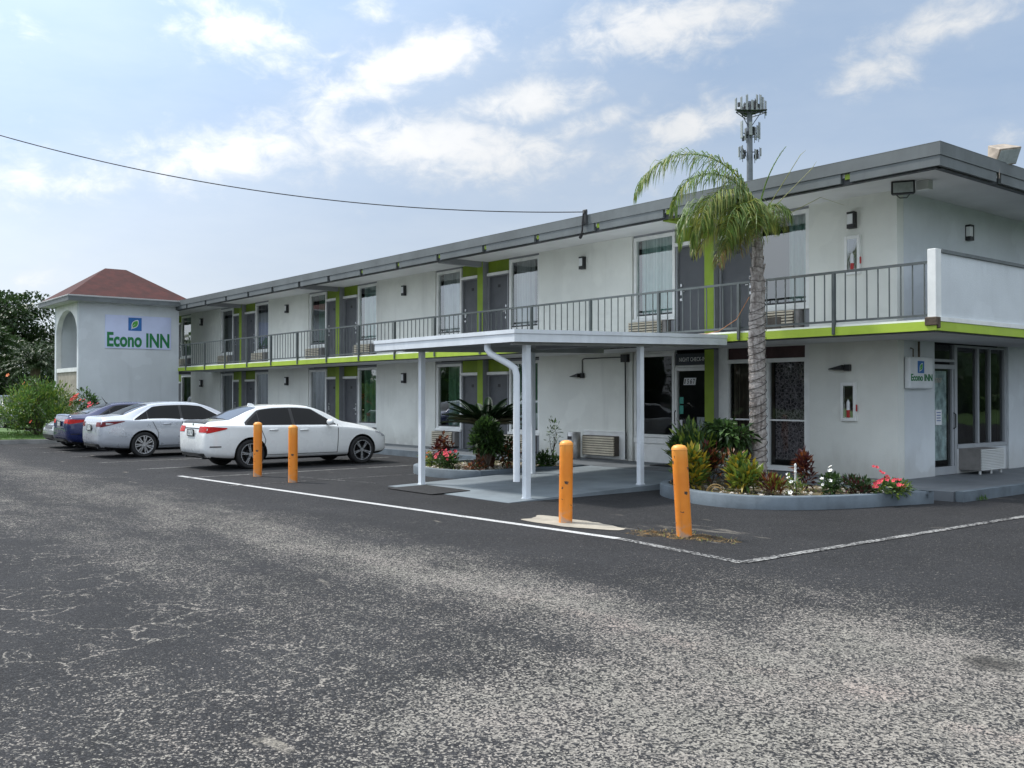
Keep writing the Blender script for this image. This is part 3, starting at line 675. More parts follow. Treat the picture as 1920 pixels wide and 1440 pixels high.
link('curtain',curtain_mesh(.02,1.0,.15,2.2,'curtain','curtain_brown',.05),o); link('curtain',curtain_mesh(1.05,1.80,.22,2.2,'curtain','lace',.012),o)
for q in ((xs0+1.951,-1.771),(xs0-.17,xs0-.001)): MB().box(q[0],q[1],.02,.12,LOZ,2.6).build('infill_panel','trim_white',motel)

# ---- end facade ground floor: door and windows, recessed
Yd=1.30
mb=MB()
mb.box(-.14,-.04,Yd,Yd+.05,LOZ,2.58); mb.box(-.14,-.04,Yd+.82,Yd+.90,LOZ,2.58); mb.box(-.14,-.042,Yd+.051,Yd+.819,2.12,2.20); mb.box(-.14,-.042,Yd+.051,Yd+.819,2.25,2.30); mb.box(-.14,-.042,Yd+.051,Yd+.819,LOZ,.30); mb.box(-.14,-.05,Yd+.74,Yd+.80,.301,2.119)
o=mb.bevel(.004).build('glass_door','frame_grey',motel)
mb=MB(); mb.quad((-.09,Yd+.05,.3),(-.09,Yd+.74,.3),(-.09,Yd+.74,2.12),(-.09,Yd+.05,2.12)); mb.quad((-.09,Yd+.05,2.3),(-.09,Yd+.82,2.3),(-.09,Yd+.82,2.57),(-.09,Yd+.05,2.57)); mb.build('pane','tint_glass',o)
mb=MB(); mb.box(-.088,-.082,Yd+.17,Yd+.40,1.08,1.36); mb.build('notice','paper',o)
mb=MB(); 
for i in range(4): mb.box(-.0815,-.080,Yd+.21,Yd+.36,1.15+i*.05,1.165+i*.05)
mb.build('notice_print','ink_blue',o)
mb=MB(); mb.tube([(-.04,Yd+.77,1.0),(-.0,Yd+.77,1.03),(-.0,Yd+.77,1.27),(-.04,Yd+.77,1.30)],.012,8); mb.build('handle','dark_metal',o)
lettering('1567',.26,.09,'stone_pale',o,(-.088,Yd+.16,1.86),'+X',depth=.003,bold=.02)
mb=MB(); mb.box(-.115,-.105,Yd+.06,Yd+.62,.42,2.08); mb.build('curtain','curtain_frost',o)
ys=[2.20,3.02,3.12,3.56,3.63,4.19]
mb=MB()
for a,b in ((2.201,2.225),(3.03,3.10),(3.555,3.585),(4.18,4.265)): mb.box(-.14,-.04,a,b,.70,2.58)
mb.box(-.14,-.03,2.202,4.264,.62,.698); mb.box(-.14,-.045,2.226,4.179,2.54,2.58)
o=mb.bevel(.004).build('window','frame_grey',motel)
mb=MB()
for a,b in ((2.225,3.03),(3.10,3.555),(3.585,4.18)): mb.quad((-.09,a,.7),(-.09,b,.7),(-.09,b,2.54),(-.09,a,2.54))
mb.build('pane','tint_glass',o)
mb=MB(); mb.box(-.12,-.05,2.202,4.264,LOZ,.618); mb.build('infill_panel','stucco_shade',motel)

# ------------------------------------------------------------------ wall lamps
def sconce(name,label,loc,rotz=0):
    t=thing(name,label,'wall lamp',loc,rotz,'box wall lamps along the motel')
    mb=MB(); mb.box(-.075,.075,-.012,-.001,0,.30); mb.box(-.075,.075,-.105,-.013,.265,.30); mb.box(-.075,.075,-.105,-.013,0,.075); mb.box(.045,.075,-.105,-.013,.076,.264)
    mb.bevel(.003).build('housing','lamp_black',t)
    MB().box(-.07,.043,-.098,-.014,.077,.263).bevel(.006).build('diffuser','lamp_white',t); return t
places=[(-.84,4.65,'upper floor box wall lamp above the framed cabinet near the motel corner'),(-7.95,4.63,'upper floor box wall lamp directly above the canopy, left of the window behind the palm'),
 (-15.77,4.63,'upper floor box wall lamp above the bonnet end of the white sedan'),(-23.6,4.63,'upper floor box wall lamp above the boot of the white sedan'),(-31.75,4.63,'upper floor box wall lamp nearest the red roofed stair tower'),
 (-15.77,2.0,'ground floor box wall lamp above the bonnet of the white sedan'),(-23.6,2.0,'ground floor box wall lamp above the roof of the white sedan'),(-31.75,2.0,'ground floor box wall lamp nearest the red roofed stair tower')]
s0=sconce('wall_lamp',places[0][2],(places[0][0],0,places[0][1]))
for x,z,l in places[1:]: dup(s0,(x,0,z),label=l)
dup(s0,(0,2.55,4.58),R(90),'box wall lamp on the end wall above the white parapet')
def wedge(name,label,loc,pipe):
    t=thing(name,label,'wall lamp',loc); mb=MB(); mb.box(-.06,.06,-.07,-.001,-.06,.06); mb.bevel(.008).build('base','lamp_black',t)
    MB().hexa([(-.34,-.13,-.03),(-.05,-.15,-.045),(-.05,-.02,-.045),(-.34,-.05,-.03)],[(-.34,-.13,-.015),(-.05,-.15,.05),(-.05,-.02,.05),(-.34,-.05,-.015)]).build('head','lamp_black',t)
    if pipe: MB().tube([(0,-.03,.05),(0,-.03,.36),(.03,-.03,.39),(.10,-.03,.40),(1.42,-.03,.40)],.013,8).build('conduit','lamp_black',t)
    return t
wedge('wall_lamp','black wedge shaped wall lamp with a bent conduit above the trash can',(-7.98,0,2.10),True)
wedge('wall_lamp','black wedge shaped wall lamp above the ground floor extinguisher cabinet',(-.95,0,2.13),False)
mb=MB(); mb.box(-.10,.10,-.09,-.001,-.09,.09); mb.tube([(0,-.04,-.05),(.02,-.04,-2.28)],.016,8); mb.build('conduit','lamp_black',motel,loc=(-6.55,0,2.47))
# extinguisher cabinets
def cabinet(label,loc,dark):
    t=thing('extinguisher_cabinet',label,'cabinet',loc,0,'extinguisher cabinets')
    mb=MB(); mb.box(0,.31,-.02,-.001,0,.70); mb.box(0,.055,-.055,-.021,0,.70); mb.box(.255,.31,-.055,-.021,0,.70); mb.box(.056,.254,-.053,-.021,.0,.06); mb.box(.056,.254,-.053,-.021,.64,.70); mb.bevel(.003).build('frame','trim_white',t)
    MB().box(.07,.24,-.024,-.0205,.07,.63).build('back_plate','wood_dark' if dark else 'ac_grey',t)
    MB().box(.311,.325,-.05,-.02,.18,.30).build('latch','red_paint',t)
    mb=MB(); mb.quad((.056,-.045,.061),(.254,-.045,.061),(.254,-.045,.639),(.056,-.045,.639)); mb.build('pane','window_glass',t)
    e=MB(); e.lathe([(.0,.06),(.036,.065),(.038,.10),(.038,.20)],14,(.155,-.05+.02,0)); e=e.build('extinguisher','red_paint',t,60)
    MB().lathe([(.038,.2),(.036,.34),(.018,.38),(.012,.40)],14,(.155,-.03,0)).build('label_band','paper',e,60)
    return t
cabinet('white framed extinguisher cabinet on the upper floor wall behind the railing',(-1.0,0,3.82),False)
cabinet('white framed cabinet with a red extinguisher on the ground floor wall near the flower bed',(-1.09,0,1.16),True)
# floodlights
f=thing('floodlight','black floodlight under the eave at the motel corner','floodlight',(.42,-.55,5.09),R(30))
mb=MB(); mb.hexa([(-.19,-.10,-.10),(.19,-.10,-.10),(.17,.02,-.10),(-.17,.02,-.10)],[(-.19,-.05,.13),(.19,-.05,.13),(.17,.05,.13),(-.17,.05,.13)]); mb.bevel(.01).build('housing','lamp_black',f)
mb=MB(); mb.hexa([(-.155,-.103,-.075),(.155,-.103,-.075),(.155,-.09,-.075),(-.155,-.09,-.075)],[(-.155,-.061,.10),(.155,-.061,.10),(.155,-.05,.10),(-.155,-.05,.10)]); mb.build('lens','flood_glass',f)
mb=MB(); mb.tube([(-.1,.0,-.10),(-.05,0,-.15),(.06,0,-.15),(.1,0,-.1)],.008,6); mb.box(-.03,.03,-.03,.06,.131,.12+.001*0+.02); mb.build('bracket','lamp_black',f)
mb=MB(); mb.box(-.11,.11,-.08,.08,-.16,-.002); tag(mb.bevel(.008).build('junction_box','antenna_pale',loc=(.66,-.30,SOF)),'pale junction box under the eave beside the black floodlight','box')
f=thing('floodlight','large weathered beige floodlight tilted on the roof edge','floodlight',(1.50,.62,5.49))
M4=Matrix.Rotation(R(-20),4,'Z')@Matrix.Rotation(R(10),4,'X')@Matrix.Rotation(R(32),4,'Y')@Matrix.Scale(.88,4)
def tilt(mb):
    for v in mb.bm.verts: v.co=M4@v.co+Vector((.0,0,.19))
    return mb
mb=MB(); mb.hexa([(-.02,-.25,-.16),(.20,-.27,-.19),(.20,.27,-.19),(-.02,.25,-.16)],[(-.16,-.20,.10),(.20,-.27,.16),(.20,.27,.16),(-.16,.20,.10)]); tilt(mb.bevel(.012)).build('housing','flood_beige',f)
mb=MB(); mb.box(.202,.212,-.24,.24,-.155,.125); tilt(mb).build('lens','flood_glass',f)
mb=MB(); mb.box(-.03,.03,-.03,.03,0,.10); mb.tube([(.0,0,0),(.08,-.25,-.02),(.10,-.27,-.30)],.012,6); mb.build('bracket','flood_beige',f)

# ------------------------------------------------------------------ signs
def emblem(par,y0,z0,sz,xp,leafc=True):
    """blue square with a green leaf, drawn on the +X face"""
    e=MB(); e.box(xp,xp+.006,y0,y0+sz,z0,z0+sz); e=e.build('emblem','sign_blue',par)
    def leafpoly(k,off,mat,nm):
        mb=MB(); pts=[]
        for i in range(25):
            q=i/24; h=math.sin(math.pi*q)**.8*.21*k; pts.append((q,h))
        for i in range(1,24):
            q=1-i/24; h=-math.sin(math.pi*q)**.8*.21*k; pts.append((q,h))
        a=R(56); vs=[]
        for q,h in pts:
            q=(q-.5)*.72*k; Yc=.5+q*math.cos(a)-h*math.sin(a); Zc=.5+q*math.sin(a)+h*math.cos(a)
            vs.append(mb.v(xp+.006+off,y0+sz*Yc,z0+sz*Zc))
        mb.f(vs); mb.build(nm,mat,e)
    leafpoly(1.12,.002,'paper','leaf_outline'); leafpoly(.9,.004,'leaf_green','leaf')
    MB().tube([(xp+.008,y0+sz*.24,z0+sz*.10),(xp+.008,y0+sz*.27,z0+sz*.3),(xp+.008,y0+sz*.5,z0+sz*.5)],sz*.016,5).build('leaf_stem','paper',e)
TX=-30.56
sg=thing('banner_sign','white Econo INN banner with a leaf emblem on the red roofed stair tower','sign',(TX,-4.36,3.49))
MB().box(.004,.03,0,2.58,0,1.31).bevel(.004).build('panel','sign_white',sg)
lettering('Econo INN',2.44,.58,'sign_green',sg,(.031,.07,.055),'+X',depth=.006,bold=.034)
emblem(sg,.88,.715,.52,.031)
sg=thing('box_sign','small white Econo INN box sign on the wall left of the end door','sign',(0,.20,1.745))
mb=MB(); mb.box(.012,.12,0,.80,0,.56); mb.bevel(.035,3).build('cabinet','sign_box',sg,40)
lettering('Econo INN',.74,.125,'sign_green',sg,(.121,.03,.135),'+X',depth=.004,bold=.03); emblem(sg,.26,.275,.215,.121)
MB().tube([(.07,.4,.56),(.07,.4,.84)],.02,8).build('bracket','bark',sg); MB().tube([(.07,.2,.56),(.07,.2,.70),(.02,.2,.72)],.012,6).build('bracket','bark',sg)

# ------------------------------------------------------------------ wall AC, trash can, end AC
t_=thing('air_conditioner','beige louvred air conditioner in a white wall panel beside the trash can','air conditioner',(-7.92,0,LOZ))
mb=MB(); mb.box(0,1.36,-.025,-.001,.02,.66); mb.box(.0,1.36,-.04,-.026,.63,.66); mb.box(1.33,1.36,-.04,-.026,.02,.629)
for i in range(9): mb.box(.13+i*.14,.138+i*.14,-.03,-.0255,.02,.08)
mb.build('panel','trim_white',t_)
mb=MB(); mb.box(.10,1.16,-.17,-.026,.09,.545,1)
for i in range(8): mb.hexa([(.11,-.20,.10+i*.055),(1.15,-.20,.10+i*.055),(1.15,-.171,.11+i*.055),(.11,-.171,.11+i*.055)],[(.11,-.202,.132+i*.055),(1.15,-.202,.132+i*.055),(1.15,-.171,.142+i*.055),(.11,-.171,.142+i*.055)],0)
mb.build('grille',['ac_beige','ac_gap'],t_)
t_=thing('trash_can','round steel trash can with a square opening against the front wall','trash can',(-7.95,-.33,LOZ))
MB().lathe([(0,0),(.155,0),(.16,.02),(.16,.60),(.15,.615),(0,.615)],28).build('body','steel',t_,40)
a0=R(-75); mb=MB(); mb.hexa([(-.045,-.163,.44),(.075,-.155,.44),(.075,-.12,.44),(-.045,-.12,.44)],[(-.045,-.163,.52),(.075,-.155,.52),(.075,-.12,.52),(-.045,-.12,.52)]); mb.build('opening','number_black',t_)
t_=thing('air_conditioner','grey louvred air conditioner on small feet below the end windows','air conditioner',(.0,2.28,LOZ))
mb=MB(); mb.box(-.048,.36,0,.95,.075,.47,1); mb.build('case',['ac_beige','ac_grey'],t_)
mb=MB()
for i in range(13): mb.hexa([(.361,.01,.083+i*.03),(.385,.01,.083+i*.03),(.385,.94,.083+i*.03),(.361,.94,.083+i*.03)],[(.361,.01,.106+i*.03),(.375,.01,.099+i*.03),(.375,.94,.099+i*.03),(.361,.94,.106+i*.03)])
mb.build('grille','antenna_pale',t_)
for y in (.06,.5,.9): MB().tube([(.32,y,0),(.32,y,.074)],.025,10).build('foot','antenna_pale',t_)

# ------------------------------------------------------------------ canopy
cano=thing('entrance_canopy','flat white drive-up canopy on four thin posts in front of the office','canopy',(-4.5,-4,0))
def cz(y): return (y+6.6)/5.08*.115
cl_=lambda x,y,z:(x+4.5,y+4,z)
def chex(x0,x1,y0,y1,z0,z1,mb,mi=0):
    mb.hexa([cl_(x0,y0,z0+cz(y0)),cl_(x1,y0,z0+cz(y0)),cl_(x1,y1,z0+cz(y1)),cl_(x0,y1,z0+cz(y1))],[cl_(x0,y0,z1+cz(y0)),cl_(x1,y0,z1+cz(y0)),cl_(x1,y1,z1+cz(y1)),cl_(x0,y1,z1+cz(y1))],mi)
X0,X1,Y0,Y1=-6.55,-2.48,-6.60,-1.54
mb=MB(); chex(X0+.08,X1-.08,Y0+.08,Y1,2.54,2.585,mb)
for i in range(20): 
    x=X0+.2+i*.2; chex(x,x+.03,Y0+.1,Y1,2.49,2.539,mb)
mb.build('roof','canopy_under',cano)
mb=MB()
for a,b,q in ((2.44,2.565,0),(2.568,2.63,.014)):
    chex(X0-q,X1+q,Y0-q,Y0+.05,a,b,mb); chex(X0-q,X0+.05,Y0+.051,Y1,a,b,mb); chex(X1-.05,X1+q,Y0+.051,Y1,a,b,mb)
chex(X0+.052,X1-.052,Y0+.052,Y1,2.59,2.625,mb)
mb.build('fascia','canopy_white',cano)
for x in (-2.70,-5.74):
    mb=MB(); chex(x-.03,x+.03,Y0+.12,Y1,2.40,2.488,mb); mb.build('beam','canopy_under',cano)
for (x,y,z,w_) in ((-2.70,-6.18,.0,.048),(-5.74,-6.10,.0,.045),(-2.70,-3.62,.08,.045),(-5.66,-3.55,.08,.042)):
    mb=MB(); mb.box(x+4.5-w_,x+4.5+w_,y+4-w_,y+4+w_,z,2.40+cz(y)); mb.box(x+4.5-w_-.012,x+4.5+w_+.012,y+4-w_-.012,y+4+w_+.012,z,z+.03); mb.build('post','canopy_white',cano)
mb=MB(); mb.tube([cl_(-3.28,-6.5,2.47),cl_(-3.28,-6.5,2.36),cl_(-3.22,-6.48,2.28),cl_(-2.92,-6.36,2.12),cl_(-2.84,-6.30,2.05),cl_(-2.82,-6.28,1.95),cl_(-2.82,-6.28,.28)],[.055]*7,10); mb.build('downspout','canopy_white',cano,50)
mb=MB(); mb.box(.9,1.95-.0,.4,.55,2.43,2.49) if False else mb.box(.35,1.45,-.75,-.55,2.44,2.50); mb.build('light_fixture','pilaster_grey',cano)

# ------------------------------------------------------------------ stair tower
tow=thing('stair_tower','white stair tower with an arched opening and a red shingle hip roof','building',(TX,-5.34,0))
tl=lambda p:(p[0]-TX,p[1]+5.34,p[2])
TL=-34.0; ZT=5.26
mb=MB(); x0,x1=TL-TX,0; y1=5.34-1.45
mb.box(-.2,0,.0,y1,0,ZT); mb.box(x0,x0+.2,.0,y1,0,ZT); mb.box(x0+.201,-.201,y1-.2,y1,0,ZT); mb.build('wall','stucco_shade',tow)
# front with the arch
mb=MB(); a0,a1=x0+.20,-.20; zs=4.05; zt=5.02; ac=(a0+a1)/2; hw=(a1-a0)/2-.02
pts=[(ac+hw*math.cos(R(180-i*180/24)),zs+(zt-zs)*math.sin(R(i*180/24))) for i in range(25)]
for i in range(24):
    (xa,za),(xb,zb)=pts[i],pts[i+1]
    mb.hexa([(xa,.002,za),(xb,.002,zb),(xb,.2,zb),(xa,.2,za)],[(xa,.002,ZT),(xb,.002,ZT),(xb,.2,ZT),(xa,.2,ZT)])
mb.box(a0+.0,a0+.02,.002,.2,0,ZT); mb.box(a1-.02,a1,.002,.2,0,ZT); mb.build('arch_wall','trim_white',tow)
mb=MB(); mb.box(a0+.021,a1-.021,.03,.18,2.58,2.70); mb.box(a0+.021,a1-.021,.06,.15,.0,2.578); mb.build('panel','sandy_concrete',tow)
mb=MB(); mb.box(a0,a1,.201,y1-.201,2.5,2.57); mb.box(a0+.021,a1-.021,.02,.029,2.56,2.72); mb.build('landing','trim_white',tow)
# roof
ex0,ex1,ey0,ey1=TL-.55-TX,.47,-.47,y1+.40
mb=MB(); mb.box(ex0,ex1,ey0,ey1,ZT-.005,ZT+.02); mb.build('soffit','soffit',tow)
mb=MB(); mb.box(ex0,ex1,ey0-.03,ey0-.001,ZT-.02,ZT+.17); mb.box(ex1+.001,ex1+.03,ey0-.03,ey1,ZT-.02,ZT+.17); mb.box(ex0-.03,ex0-.001,ey0-.03,ey1,ZT-.02,ZT+.17); mb.build('fascia','fascia',tow)
mb=MB(); mb.box(ex0-.02,ex1+.05,ey0-.05,ey0-.031,ZT+.15,ZT+.205); mb.box(ex1+.031,ex1+.05,ey0-.03,ey1,ZT+.15,ZT+.205); mb.build('gutter','antenna_pale',tow)
mb=MB(); rx=(ex0+ex1)/2; rz=6.83; zb=ZT+.17; yr0,yr1=(ey0+ey1)/2-.42,(ey0+ey1)/2+.42
A,B,Cc,D=[mb.v(*p) for p in ((ex0-.05,ey0-.06,zb),(ex1+.06,ey0-.06,zb),(ex1+.06,ey1+.05,zb),(ex0-.05,ey1+.05,zb))]; E_,F_=mb.v(rx,yr0,rz),mb.v(rx,yr1,rz)
mb.f([A,B,E_]); mb.f([B,Cc,F_,E_]); mb.f([Cc,D,F_]); mb.f([D,A,E_,F_]); mb.build('roof','shingle_red',tow)
# ------------------------------------------------------------------ bollards
def bollard(label,x,y,h,r,lx=0,ly=0):
    mb=MB(); mb.lathe([(0,-.05),(r,-.05),(r,h-.06),(r*1.03,h-.058),(r*.98,h-.035),(r*.72,h-.01),(r*.3,h),(0.001,h)],36)
    for v in mb.bm.verts: v.co.x+=lx*v.co.z; v.co.y+=ly*v.co.z
    return tag(mb.build('bollard','bollard_orange',loc=(x,y,0),smooth=40),label,'bollard','orange bollards along the white line')
bollard('orange steel bollard leaning left beside broken ground, nearest the viewer',1.51,-7.35,1.06,.089,-.035,-.043)
bollard('orange steel bollard standing on a pale concrete patch',-.31,-7.53,1.05,.087,.008,.008)
bollard('orange steel bollard in front of the front door of the white sedan',-7.82,-7.60,1.07,.087)
bollard('orange steel bollard in front of the rear wheel of the white sedan',-9.48,-7.55,1.09,.085)

# ------------------------------------------------------------------ cars
def pchip(xs,ys):
    xs=np.array(xs,float); ys=np.array(ys,float); h=np.diff(xs); d=np.diff(ys)/h; n=len(xs); m=np.zeros(n)
    for i in range(1,n-1):
        if d[i-1]*d[i]>0:
            w1=2*h[i]+h[i-1]; w2=h[i]+2*h[i-1]; m[i]=(w1+w2)/(w1/d[i-1]+w2/d[i])
    m[0]=d[0]; m[-1]=d[-1]
    def f(x):
        i=int(np.clip(np.searchsorted(xs,x)-1,0,n-2)); tt=(min(max(x,xs[0]),xs[-1])-xs[i])/h[i]
        return float((2*tt**3-3*tt**2+1)*ys[i]+(tt**3-2*tt**2+tt)*h[i]*m[i]+(-2*tt**3+3*tt**2)*ys[i+1]+(tt**3-tt**2)*h[i]*m[i+1])
    return f
class Body:
    def __init__(s,sp):
        k=sp['st']; xs=[r[0] for r in k]
        s.f=[pchip(xs,[r[i] for r in k]) for i in range(1,7)]; s.L=xs[-1]
    def ring(s,x):
        zb,w,zs,zt,wr,zr=[f(x) for f in s.f]
        zs=min(zs,zr-.012); zm=zb+(zs-zb)*.52
        cp=[(0,zb),(w*.78,zb),(w*.955,zb+(zs-zb)*.12),(w*.992,zb+(zs-zb)*.30),(w,zm),(w*.992,zb+(zs-zb)*.80),(w*.972,zs-.012),(w*.945,zs+.006),
            (w*.945+(wr-w*.945)*.5+.006,zs+(zr-zs)*.5),(wr,zr),(wr*.93,zr+(zt-zr)*.42),(wr*.62,zr+(zt-zr)*.82),(wr*.3,zt-(zt-zr)*.05),(0,zt)]
        out=[]
        for i in range(len(cp)-1):
            p0=np.array(cp[max(i-1,0)]); p1=np.array(cp[i]); p2=np.array(cp[i+1]); p3=np.array(cp[min(i+2,len(cp)-1)])
            # chord-limited tangents keep the creases tidy
            c1=np.linalg.norm(p2-p1); m1=(p2-p0)/max(np.linalg.norm(p2-p0),1e-6)*c1; m2=(p3-p1)/max(np.linalg.norm(p3-p1),1e-6)*c1
            for j in range(3):
                q=j/3; out.append((2*q**3-3*q**2+1)*p1+(q**3-2*q**2+q)*m1*.8+(-2*q**3+3*q**2)*p2+(q**3-q**2)*m2*.8)
        out.append(np.array(cp[-1])); return out
    def W(s,x,z):
        r=s.ring(x)[3:28]
        for a,b in zip(r[:-1],r[1:]):
            if a[1]<=z<=b[1]: q=(z-a[1])/max(b[1]-a[1],1e-6); return a[0]+(b[0]-a[0])*q
        return r[-1][0] if z>r[-1][1] else r[0][0]
    def T(s,x,y):
        r=s.ring(x)[18:]
        for a,b in zip(r[:-1],r[1:]):
            if b[0]<=y<=a[0]: q=(a[0]-y)/max(a[0]-b[0],1e-6); return a[1]+(b[1]-a[1])*q
        return r[-1][1]
    def inside(s,x,y,z):
        if x<0 or x>s.L: return False
        zb,w,zs,zt,wr,zr=[f(x) for f in s.f]
        return z<s.T(x,min(y,wr)) and y<s.W(x,min(z,zr))
    def rear(s,y,z,sign=1):
        lo,hi=(0,.6)
        for _ in range(18):
            m=(lo+hi)/2
            if s.inside(m if sign>0 else s.L-m,y,z): hi=m
            else: lo=m
        return hi if sign>0 else s.L-hi
def side_patch(b,mb,xs,zlo,zhi,off,nz=5,mi=0,sides=(-1,1)):
    for sg in sides:
        rows=[]
        for x in xs:
            a,c=zlo(x),max(zhi(x),zlo(x)+.0005)
            rows.append([mb.v(x,sg*(b.W(x,a+(c-a)*j/nz)+off),a+(c-a)*j/nz) for j in range(nz+1)])
        for i in range(len(rows)-1):
            for j in range(nz):
                q=[rows[i][j],rows[i+1][j],rows[i+1][j+1],rows[i][j+1]]; mb.f(q if sg<0 else q[::-1],mi)
def top_patch(b,mb,xs,yw,off,ny=10,mi=0):
    rows=[[mb.v(x,yw(x)*(2*j/ny-1),b.T(x,abs(yw(x)*(2*j/ny-1)))+off) for j in range(ny+1)] for x in xs]
    for i in range(len(rows)-1):
        for j in range(ny): mb.f([rows[i][j],rows[i+1][j],rows[i+1][j+1],rows[i][j+1]],mi)
def end_patch(b,mb,y0,y1,zlo,zhi,off,ny=8,nz=4,mi=0,sign=1):
    rows=[]
    for i in range(ny+1):
        y=y0+(y1-y0)*i/ny; a,c=zlo(y),zhi(y)
        rows.append([mb.v(b.rear(abs(y),a+(c-a)*j/nz,sign)-off*sign,y,a+(c-a)*j/nz) for j in range(nz+1)])
    for i in range(ny):
        for j in range(nz):
            q=[rows[i][j],rows[i+1][j],rows[i+1][j+1],rows[i][j+1]]; mb.f(q[::-1] if sign>0 else q,mi)
lin2=lambda x0,a,x1,c:(lambda x:a+(c-a)*(x-x0)/(x1-x0))
def fr(a,b,n): return [a+(b-a)*i/n for i in range(n+1)]
def wheel_meshes(r,wd,style):
    mb=MB(); h=wd/2; mb.lathe([(r*.70,-h+.02),(r*.74,-h),(r*.90,-h-.004),(r*.97,-h+.012),(r,-h+.04),(r,h-.04),(r*.97,h-.012),(r*.9,h+.004),(r*.74,h),(r*.70,h-.02)],40,axis='y',close=True)
    ty=mb.mesh('tyre','tire',35)
    mb=MB(); ri=r*.715; mats=['rim_silver','rim_black']
    mb.lathe([(ri,-h+.005),(ri,-h+.02),(ri*.93,-h+.03),(ri*.9,0),(ri*.9,h-.02)],36,axis='y',mi=1 if style=='five' else 0)
    mb.lathe([(ri+.004,-h-.002),(ri*.95,-h-.002),(ri*.95,-h+.025)],36,axis='y',mi=0)
    mb.lathe([(ri*.9,-.0),(0.001,-.0)],24,axis='y',mi=1); mb.lathe([(ri*.55,-.03),(ri*.5,-.045),(0.001,-.045)],20,axis='y',mi=1)
    mb.lathe([(ri*.20,-h+.05),(ri*.19,-h+.02),(0.001,-h+.02)],16,axis='y',mi=0)
    n=5 if style=='five' else 7
    for k in range(n):
        for s in (-1,1):
            A=2*math.pi*k/n; sp=.10 if style=='five' else .15
            wb,wt=(.020,.013) if style=='five' else (.017,.019)
            def pt(rr,ang,y): return (rr*math.cos(ang),y,rr*math.sin(ang))
            for (o1,o2,mi,dy) in ((-.022,.022,1,.004),(-.013,.013,0,0)):
                a1=A+s*.16; a2=A+s*sp
                def quadpts(y): 
                    out=[]
                    for rr,aa,oo in ((ri*.16,a1,o1),(ri*.95,a2,o1*(.8 if style=='five' else 1.3)),(ri*.95,a2,o2*(.8 if style=='five' else 1.3)),(ri*.16,a1,o2)):
                        c=pt(rr,aa,y); out.append((c[0]-oo*math.sin(aa),y+dy,c[2]+oo*math.cos(aa)))
                    return out
                q1=quadpts(-h+.022); q2=quadpts(-h+.05)
                mb.hexa(q2,q1,mi)
    return ty,mb.mesh('rim',mats,30,recalc=True)
